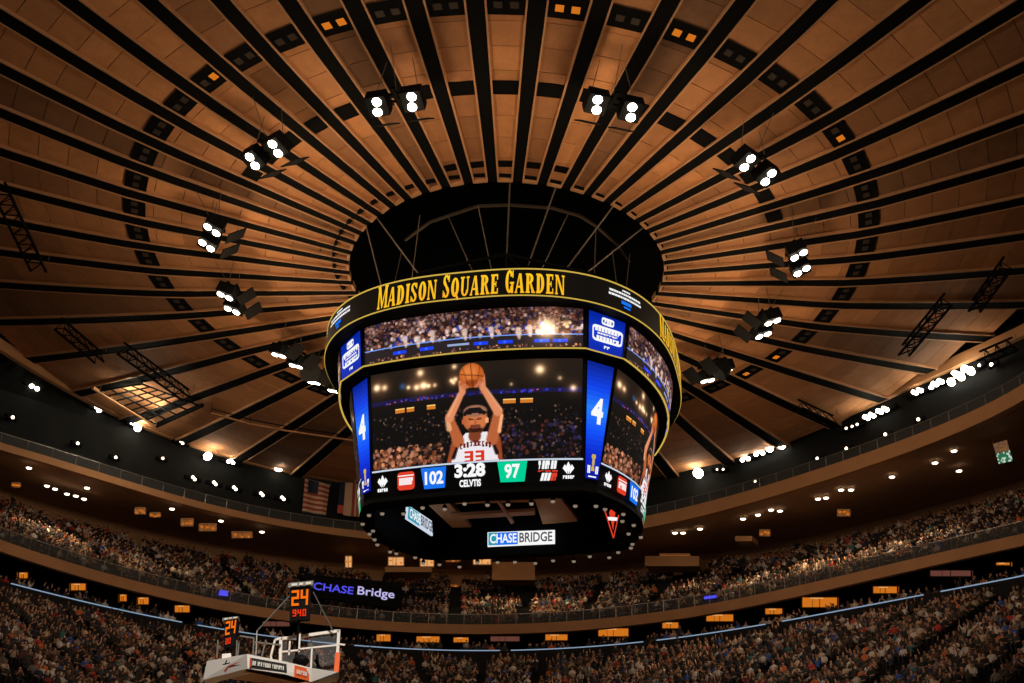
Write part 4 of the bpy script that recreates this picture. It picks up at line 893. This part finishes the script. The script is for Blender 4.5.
# padded arm: two white faces meeting at a corner, with an underside
def prism(px_top, px_bot, Ys, name, m='pad', root=None, depth=.5):
    T = [B(x, y, Y) for (x, y), Y in zip(px_top, Ys)]; Bo = [B(x, y, Y) for (x, y), Y in zip(px_bot, Ys)]; mb = MB(); n = len(T)
    Tb = [t+np.array([0, depth, .0]) for t in T]; Bb = [b+np.array([0, depth, 0]) for b in Bo]
    for i in range(n-1): mb.hexa([Bo[i], Bo[i+1], Bb[i+1], Bb[i], T[i], T[i+1], Tb[i+1], Tb[i]], M[m])
    return part(mb, name, root or bk)
arm = prism([(207, 661), (247, 654), (283, 661), (312, 668), (338, 672)], [(203, 680), (247.5, 668.5), (284, 674), (311, 682), (336, 676)], [-40.2, -41.6, -41.0, -40.4, -39.6], 'padded_arm')
def aq(px, Ys, e=.03): P = [B(x, y, Y-e) for (x, y), Y in zip(px, Ys)]; return quadf(P)
fr = aq([(249.5, 667), (287, 673), (286.5, 664), (250, 657.5)], [-41.56, -40.92, -40.92, -41.56]); mb = MB(); mb.add([fr(0, 0), fr(1, 0), fr(1, 1), fr(0, 1)], [(0, 1, 2, 3)], M['blackp']); sgn = part(mb, 'banner', arm, 'black banner with white script')
fr = aq([(249.5, 667), (287, 673), (286.5, 664), (250, 657.5)], [-41.56, -40.92, -40.92, -41.56], .06); mb = MB()
for u0, u1 in ((.06, .16), (.20, .33), (.36, .56), (.60, .92)):
    squiggle(mb, fr, u0, .25, u1, .72, M['whitep'], max(2, int((u1-u0)*26)), .012)
mb.add([fr(.0, .0), fr(.05, .0), fr(.05, 1), fr(0, 1)], [(0, 1, 2, 3)], M['redp']); part(mb, 'script', sgn)
fr = aq([(294, 677), (309, 681), (309.5, 669), (294.5, 665)], [-40.75, -40.4, -40.4, -40.75], .05); mb = MB(); mb.add([fr(0, 0), fr(1, 0), fr(1, 1), fr(0, 1)], [(0, 1, 2, 3)], M['orange']); sgn = part(mb, 'sponsor_patch', arm, 'orange square patch')
fr = aq([(294, 677), (309, 681), (309.5, 669), (294.5, 665)], [-40.75, -40.4, -40.4, -40.75], .08); mb = MB(); squiggle(mb, fr, .15, .35, .85, .7, M['whitep'], 5); part(mb, 'patch_lettering', sgn)
fr = aq([(207, 678), (244, 668), (244, 656), (209, 662)], [-40.25, -41.5, -41.5, -40.25], .05); mb = MB()
mb.add([fr(.18, .42), fr(.45, .28), fr(.95, .62), fr(.55, .50)], [(0, 1, 2, 3)], M['redp']); mb.add([fr(.38, .36), fr(.50, .08), fr(.62, .50)], [(0, 1, 2)], M['redp']); mb.add([fr(.46, .62), fr(.50, .60), fr(.53, .92), fr(.50, .95)], [(0, 1, 2, 3)], M['blackp']); mb.add([fr(.40, .62), fr(.62, .66), fr(.61, .72), fr(.41, .68)], [(0, 1, 2, 3)], M['blackp']); part(mb, 'bird_logo', arm, 'red bird shaped mark')
mb = MB(); a = B(222, 657, -40.6); mb.hexa([B(222, 659, -40.7), B(231, 658, -40.7), B(231, 658, -40.3), B(222, 659, -40.3), B(222, 654, -40.7), B(231, 653, -40.7), B(231, 653, -40.3), B(222, 654, -40.3)], M['pad']); part(mb, 'small_placard', arm)
# underside plates, camera ball and stanchion
mb = MB(); Pp = [B(247, 669, -41.5), B(311, 683, -40.4), B(311, 686, -38.5), B(225, 676, -38.8)]; mb.hexa([p-np.array([0, 0, .06]) for p in Pp]+Pp, M['tan']); part(mb, 'underside', bk, 'tan underside')
mb = MB(); c0 = B(283, 690, -38.6)
prof = [(0, 0), (.2, 0), (.2, .6), (0, .6)]; mb.bar(c0, [c0[0], c0[1]+2.5, 1.2], .22, M['black']); mb.box([c0[0], c0[1]+2.7, .6], (.9, 1.2, .6), M['pad']); mb.bar(B(258, 676, -39), c0, .1, M['black']); mb.bar(c0, B(300, 660, -39.1), .09, M['black']); part(mb, 'stanchion', bk, 'black steel stanchion')
mb = MB(); c = B(301, 661, -39.9); N = 10
for k in range(5):
    mb.cone(c+np.array([0, 0, -.12+.06*k]), (0, 0, 1), [.12, .20, .22, .20, .14][k], [.20, .22, .20, .14, .02][k], .06, M['satin'], 12)
part(mb, 'camera_dome', bk)
bars([((317, 655), (318, 670)), ((315, 660), (320, 668)), ((313, 669), (322, 670))], .05, 'black', YB-.5, 'remote_camera')
for q_ in (((266, 640), (262, 656)), ((240, 636), (254, 638)), ((254, 638), (253, 655)), ((254, 642), (281, 645)), ((239, 643), (237.5, 658)), ((218, 640), (217, 658))): bars([q_], .025, 'steel', -40.2, 'rear_bar')
# rim and net on the court side
mb = MB(); c = B(312, 672, YB+.45); n = 20
for k in range(n):
    a0, a1 = 2*PI*k/n, 2*PI*(k+1)/n; p = c+np.array([.23*math.cos(a0), .3+.23*math.sin(a0), 0]); q = c+np.array([.23*math.cos(a1), .3+.23*math.sin(a1), 0]); mb.bar(p, q, .012, M['orange'], 6)
mb.bar(c+np.array([0, .07, 0]), c-np.array([0, .4, 0]), .03, M['orange']); rim = part(mb, 'rim', bk, 'orange rim')
mb = MB()
for k in range(10):
    a0 = 2*PI*k/10; p = c+np.array([.23*math.cos(a0), .3+.23*math.sin(a0), 0]); q = c+np.array([.13*math.cos(a0+.5), .3+.13*math.sin(a0+.5), -.42]); q2_ = c+np.array([.13*math.cos(a0-.5), .3+.13*math.sin(a0-.5), -.42]); mb.bar(p, q, .006, M['whitep']); mb.bar(p, q2_, .006, M['whitep'])
part(mb, 'net', rim)

def clock(name, px, Y, label, digs, small, bar_px, th=.22):
    P = [B(x, y, Y) for x, y in px]; o = empty(name, (P[0]+P[1])/2, label, 'shot clock'); bk_ = np.array([0, th, 0])
    mb = MB(); mb.hexa([P[0], P[1], P[1]+bk_, P[0]+bk_, P[3], P[2], P[2]+bk_, P[3]+bk_], M['satin']); cs = part(mb, 'case', o)
    f = quadf([p-np.array([0, .03, 0]) for p in P])
    def seg7(ch):
        S = {'2': 'abged', '4': 'fgbc', '9': 'abcdfg', '0': 'abcdef', '8': 'abcdefg'}[ch]; return S
    def digit(mb, u0, v0, u1, v1, ch, m, w):
        ww = w*(u1-u0); hh = w*.55*(v1-v0); vm = (v0+v1)/2; sl = .0
        R4 = {'a': (u0, v1-hh, u1, v1), 'd': (u0, v0, u1, v0+hh), 'g': (u0, vm-hh/2, u1, vm+hh/2), 'f': (u0, vm, u0+ww, v1), 'b': (u1-ww, vm, u1, v1), 'e': (u0, v0, u0+ww, vm), 'c': (u1-ww, v0, u1, vm)}
        for c_ in seg7(ch):
            a = R4[c_]; mb.add([f(a[0], a[1]), f(a[2], a[1]), f(a[2], a[3]), f(a[0], a[3])], [(0, 1, 2, 3)], M[m])
    u = .09
    for ch in digs:
        mb = MB(); digit(mb, u, .42, u+.37, .90, ch, 'orangeled', .28); part(mb, 'digit', o, 'orange digit'); u += .45
    mb = MB()
    for k, ch in enumerate(small): digit(mb, .16+.25*k, .09, .34+.25*k, .30, ch, 'redseg', .3)
    for v in (.15, .23): mb.add([f(.365, v), f(.395, v), f(.395, v+.03), f(.365, v+.03)], [(0, 1, 2, 3)], M['redseg'])
    part(mb, 'small_digits', o, 'red orange game time')
    Pb = [B(x, y, Y-.05) for x, y in bar_px]; mb = MB(); mb.hexa([Pb[0], Pb[1], Pb[1]+bk_, Pb[0]+bk_, Pb[3], Pb[2], Pb[2]+bk_, Pb[3]+bk_], M['steel'])
    f2 = quadf([p-np.array([0, .02, 0]) for p in Pb]); hd = part(mb, 'header_plate', o, 'grey plate on top'); mb = MB()
    for a, b in ((.14, .36), (.44, .60), (.70, .92)): mb.add([f2(a, .2), f2(b, .2), f2(b, .75), f2(a, .75)], [(0, 1, 2, 3)], M['whitep'])
    part(mb, 'header_marks', hd); return o
o = clock('shot_clock', [(289.5, 620), (309, 619), (310.5, 586), (290, 588)], -39.6, 'larger orange shot clock reading 24 above the backboard', '24', '940', [(288, 587.5), (313, 585), (313.5, 580.5), (288.5, 583)])
mb = MB()
mb.bar(B(299, 620, -39.5), B(296, 662, -39.2), .045, M['black']); mb.bar(B(289.5, 596, -39.5), B(257, 631, -39.4), .02, M['steel']); mb.bar(B(313, 592, -39.5), B(333, 631, -39.1), .02, M['steel']); mb.bar(B(257, 631, -39.4), B(256, 655, -39.5), .02, M['steel']); part(mb, 'mast', o)
o = clock('shot_clock', [(223.5, 648), (235, 645), (238, 617), (225, 619.5)], -40.0, 'smaller turned shot clock reading 24 at the left of the unit', '24', '80', [(222, 621), (238, 618.5), (238.5, 616), (222.5, 618)], .3)
mb = MB(); mb.bar(B(228, 648, -39.9), B(227, 662, -39.9), .04, M['black']); mb.bar(B(237, 640, -39.9), B(236, 660, -39.9), .02, M['steel']); part(mb, 'mast', o)

# lamps of the near half of the hall (behind the viewer) shining on the far stands and the basket
for x, y in ((-22, -48), (0, -52), (22, -48)): lamp('SPOT', 'near_side_flood', (x, y, 45), 4600, (1, .80, .62), .4, (x*.6, 36, 28), 75)
lamp('SPOT', 'near_side_flood', (-2, -64, 40), 80000, (1, .88, .75), .4, (-8, -40, 11), 22)

# ------------------------------------------------------------------ spectators
SHIRT = [('white', (.60, .57, .54)), ('black', (.008, .008, .009)), ('navy', (.012, .02, .06)), ('grey', (.16, .15, .145)), ('red', (.42, .03, .025)), ('orange', (.60, .14, .03)), ('royal blue', (.03, .09, .38)), ('cream', (.52, .42, .30)), ('brown', (.10, .05, .03)), ('charcoal', (.03, .03, .032)), ('teal', (.03, .16, .17)), ('maroon', (.12, .015, .02))]
SW = np.array([.13, .36, .11, .045, .022, .015, .02, .045, .05, .18, .012, .02]); SW = SW/SW.sum()
SKIN = [(.50, .26, .15), (.30, .14, .075), (.10, .045, .025), (.58, .32, .20), (.40, .19, .11)]
HAIR = [('dark', (.010, .007, .005)), ('brown', (.05, .025, .012)), ('fair', (.30, .18, .08)), ('grey', (.25, .23, .21))]
HW = np.array([.55, .25, .13, .07])
# low body: one closed skin of rings plus limbs, seated, facing +Y, seat at z=.45
def low_body(arms):
    V = []; Fc = []; K = []   # K: 0 shirt 1 skin 2 hair 3 trousers
    rings = [(.42, .20, .15, 0., 3), (.58, .17, .12, -.01, 0), (.80, .20, .12, -.02, 0), (.98, .21, .10, -.02, 0), (1.04, .10, .07, -.01, 0), (1.08, .06, .06, .01, 1), (1.13, .075, .09, .03, 1), (1.22, .085, .10, .02, 1), (1.30, .075, .09, .01, 2), (1.345, .02, .03, 0, 2)]
    n = 6
    for z, a, b, y, _ in rings: V += [(a*math.cos(2*PI*i/n), y+b*math.sin(2*PI*i/n), z) for i in range(n)]
    for r in range(len(rings)-1):
        for i in range(n):
            Fc.append((r*n+i, r*n+(i+1) % n, (r+1)*n+(i+1) % n, (r+1)*n+i)); k = rings[r+1][4] if rings[r][4] == 3 or rings[r+1][4] == 2 else rings[r][4]
            if r in (6, 7) and i in (3, 4, 5): k = 2
            K.append(k)
    def limb(a, b, ra, rb, k):
        a, b = np.array(a, float), np.array(b, float); d = b-a; d /= np.linalg.norm(d); t = np.array([0, 0, 1.]) if abs(d[2]) < .9 else np.array([0, 1., 0]); x = np.cross(d, t); x /= np.linalg.norm(x); y = np.cross(d, x); o = len(V)
        for p, r in ((a, ra), (b, rb)): V.extend([tuple(p+(x*math.cos(PI/2*j+.78)+y*math.sin(PI/2*j+.78))*r) for j in range(4)])
        for j in range(4): Fc.append((o+j, o+(j+1) % 4, o+4+(j+1) % 4, o+4+j)); K.append(k)
        Fc.append((o+4, o+5, o+6, o+7)); K.append(k)
    for s_ in (-1, 1):
        limb((s_*.10, .02, .50), (s_*.12, .46, .50), .10, .08, 3); limb((s_*.12, .44, .50), (s_*.12, .44, .10), .075, .055, 3)
        if arms == 0: limb((s_*.22, 0, .95), (s_*.25, .06, .68), .065, .05, 0); limb((s_*.25, .06, .68), (s_*.12, .30, .62), .05, .04, 1)
        elif arms == 1: limb((s_*.22, 0, .95), (s_*.26, .16, .75), .065, .05, 0); limb((s_*.26, .16, .75), (s_*.03, .30, .98), .05, .04, 1)
        else: limb((s_*.22, 0, .97), (s_*.30, .06, 1.22), .065, .05, 0); limb((s_*.30, .06, 1.22), (s_*.24, .10, 1.50), .05, .04, 1)
    return np.array(V), Fc, np.array(K)
LB = [low_body(a) for a in (0, 1, 2)]
def facing(t): return np.array([-math.sin(t+PI/2), math.cos(t+PI/2)])
places = []   # (x, y, z, yaw, tier, row, theta)
def seats(tier, rowf, rows, t0, t1, gapw):
    for i in range(rows):
        t = R(t0)
        while t < R(t1):
            r, z = rowf(t, i); dt = .56/r
            ai = (math.degrees(t) % 8.5)/8.5*8.5; aisle = math.radians(ai)*r < gapw
            if tier == 'upper' and any(abs(t-b[0]) < b[1]+.02 and b[2]-1 < r < b[2]+b[3]+.6 for b in BOXES): aisle = True
            if not aisle and r > 11.5:
                p = pol(t+rng.normal(0, .05)/r, r+rng.normal(0, .04), z); x, y = project(p+np.array([0, 0, .9]))
                if -50 < x < 1075 and y < 712 and (p-CAM)@fw > 10:
                    clump = math.sin(p[0]*.9+i*.7)*math.sin(p[1]*.7-i*.5)
                    if rng.random() < .93+.05*clump: places.append((p[0], p[1], p[2], math.atan2(-p[1], -p[0])-PI/2+rng.normal(0, .25), tier, i, t))
            t += dt
seats('upper', up_row, UROWS, -20, 200, 1.2)
for i in range(LROWS):
    u = -21.
    while u < 201:
        p, n = lo_pt(u, i); q, _ = lo_pt(u+.2, i); st = max(np.linalg.norm((q-p)[:2])/.2, .15); w = rng.normal(0, .05)
        if (u % 9.0)*.72 > 1.2:
            p = p+np.array([-n[1]*w, n[0]*w, 0]); x, y = project(p+np.array([0, 0, .9]))
            if -50 < x < 1075 and y < 712:
                if rng.random() < .94: places.append((p[0], p[1], p[2], math.atan2(n[1], n[0])-PI/2+rng.normal(0, .10), 'lower', i, u))
        u += .61/st
seats('suite', lambda t, i: (R_led(t)+.9+1.2*i, ZE-.45+.3*i), 2, -10, 190, 1.6)
PLC = np.array([[p[0], p[1], p[2]] for p in places]); DIST = np.linalg.norm(PLC-CAM, axis=1)
px_, py_ = project(PLC[0])[0], 0
XY = np.array([project(p+np.array([0, 0, .95])) for p in PLC])
vis = (XY[:, 0] > 4) & (XY[:, 0] < 1020) & (XY[:, 1] < 676) & ~((XY[:, 0] > 200) & (XY[:, 0] < 345) & (XY[:, 1] > 630)) & np.array([p[4] == 'lower' for p in places])
order = np.argsort(np.where(vis, DIST, 1e9))[:300]; near = set(order.tolist())
OV, OF, OC = [], [], []; nv = 0
SHc = np.array([c for _, c in SHIRT]); 
for i, (x, y, z, yaw, tier, row, t) in enumerate(places):
    if i in near: continue
    V, Fc, K = LB[rng.choice(3, p=(.80, .14, .06))]; k = rng.uniform(.92, 1.08); c, s_ = math.cos(yaw), math.sin(yaw)
    stand = .34 if rng.random() < .05 else 0
    Vx = V*k; OV.append(np.stack([x+c*Vx[:, 0]-s_*Vx[:, 1], y+s_*Vx[:, 0]+c*Vx[:, 1], z+Vx[:, 2]+stand], 1)); OF.append(np.array(Fc)+nv); nv += len(V)
    cols = np.array([SHc[rng.choice(12, p=SW)]*rng.uniform(.6, 1.1), SKIN[rng.integers(5)], HAIR[rng.choice(4, p=HW)][1], (.012, .014, .02)]); OC.append(cols[K])
OV, OF, OC = np.concatenate(OV), np.concatenate(OF), np.concatenate(OC)
me = bpy.data.meshes.new('spectator_crowd'); me.vertices.add(len(OV)); me.vertices.foreach_set('co', OV.astype(np.float32).ravel())
me.loops.add(OF.size); me.loops.foreach_set('vertex_index', OF.astype(np.int32).ravel()); me.polygons.add(len(OF)); me.polygons.foreach_set('loop_start', np.arange(0, OF.size, 4, dtype=np.int32)); me.polygons.foreach_set('loop_total', np.full(len(OF), 4, np.int32)); me.update()
at = me.color_attributes.new('col', 'FLOAT_COLOR', 'CORNER'); C4 = np.ones((len(OF), 4, 4), np.float32); C4[:, :, :3] = OC[:, None, :]; at.data.foreach_set('color', C4.ravel())
me.materials.append(vmat('crowd_cloth_and_skin', rough=.85)); o = bpy.data.objects.new('spectator_crowd', me); COL.objects.link(o); tag(o, 'thousands of seated spectators filling the upper tier and the far lower bowl', 'crowd', kind='stuff')
print('PEOPLE', len(places), len(OF))

# nearest spectators: individuals, each one continuous skinned body
def skin_person(pose):
    J = [(0, 0, .52), (0, -.01, .70), (0, -.02, .90), (0, 0, 1.05), (0, .02, 1.14), (0, .02, 1.27)]; Rr = [(.17, .13), (.15, .12), (.17, .12), (.055, .055), (.085, .09), (.075, .085)]
    E_ = [(0, 1), (1, 2), (2, 3), (3, 4), (4, 5)]
    for s_ in (-1, 1):
        b = len(J); J += [(s_*.11, .06, .50), (s_*.13, .46, .50), (s_*.13, .46, .08), (s_*.13, .58, .04)]; Rr += [(.09, .09), (.07, .07), (.045, .05), (.035, .04)]; E_ += [(0, b), (b, b+1), (b+1, b+2), (b+2, b+3)]
        b = len(J)
        A_ = {0: [(s_*.19, -.01, .96), (s_*.25, .06, .70), (s_*.12, .30, .62)], 1: [(s_*.19, -.01, .96), (s_*.27, .14, .74), (s_*.04, .30, .98)], 2: [(s_*.19, -.01, .97), (s_*.31, .05, 1.20), (s_*.25, .08, 1.46)]}[pose]
        J += A_; Rr += [(.06, .06), (.045, .045), (.035, .035)]; E_ += [(2, b), (b, b+1), (b+1, b+2)]
        h = np.array(A_[2]); d = h-np.array(A_[1]); d /= np.linalg.norm(d); hb = len(J); J.append(tuple(h+d*.08)); Rr.append((.035, .02)); E_.append((b+2, hb))
    me = bpy.data.meshes.new('p'); me.from_pydata(J, E_, []); o = bpy.data.objects.new('p', me); COL.objects.link(o); o.modifiers.new('skin', 'SKIN')
    sv = me.skin_vertices
    if not sv: 
        bpy.context.view_layer.objects.active = o; bpy.ops.mesh.customdata_skin_add(); sv = me.skin_vertices
    for i, r in enumerate(Rr): sv[0].data[i].radius = r; sv[0].data[i].use_root = (i == 0)
    sd = o.modifiers.new('sub', 'SUBSURF'); sd.levels = 1
    dg = bpy.context.evaluated_depsgraph_get(); dg.update(); out = bpy.data.meshes.new_from_object(o.evaluated_get(dg)); bpy.data.objects.remove(o)
    out.name = 'seated_person'; out.materials.clear()
    for _ in range(4): out.materials.append(None)
    for p in out.polygons:
        c = p.center; r = math.hypot(c.x, c.y-.02)
        if c.z > 1.03 and r < .13 and not (pose == 2 and abs(c.x) > .15): k = 2 if (c.z > 1.26 or (c.y < -.01 and c.z > 1.12)) else 1
        elif c.z < .60 and not (pose == 0 and c.z > .57 and abs(c.x) > .1) : k = 3
        elif {0: c.y > .12 and c.z < .72 and c.z > .57, 1: c.y > .20 and c.z > .7, 2: c.z > 1.24 and abs(c.x) > .15}[pose]: k = 1
        else: k = 0
        p.material_index = k; p.use_smooth = True
    return out
try: PM = [skin_person(k) for k in range(3)]
except Exception as ex:
    print('SKIN FAIL', ex); raise
ms = [mat('shirt_'+n.replace(' ', '_'), c, .85) for n, c in SHIRT]; mk = [mat('skin_tone', c, .6) for c in SKIN]; mh = [mat('hair_'+n, c, .8) for n, c in HAIR]; mt = mat('dark_trousers', (.012, .014, .02), .9)
PNAME = ['hands down', 'hands clasped', 'arms raised']
def zone(x): return 'left' if x < 200 else ('middle' if x < 640 else 'right')
cnt = {}
for idx in order:
    x, y, z, yaw, tier, row, t = places[idx]; po = int(rng.choice(3, p=(.72, .20, .08))); si = int(rng.choice(12, p=SW)); hi = int(rng.choice(4, p=HW)); ki = int(rng.integers(5))
    o = bpy.data.objects.new('person', PM[po]); COL.objects.link(o); o.location = (x, y, z); o.rotation_euler = (0, 0, yaw); k = rng.uniform(.90, 1.0); o.scale = (k, k, k)
    for s_, m in enumerate((ms[si], mk[ki], mh[hi], mt)): o.material_slots[s_].link = 'OBJECT'; o.material_slots[s_].material = m
    X, Y = XY[idx]; o['label'] = 'person in %s top, %s hair, %s, %s lower stand row %s' % (SHIRT[si][0], HAIR[hi][0], PNAME[po], zone(X), NUM[row+1]); o['category'] = 'person'; o['group'] = 'spectators nearest the court in the lower bowl'
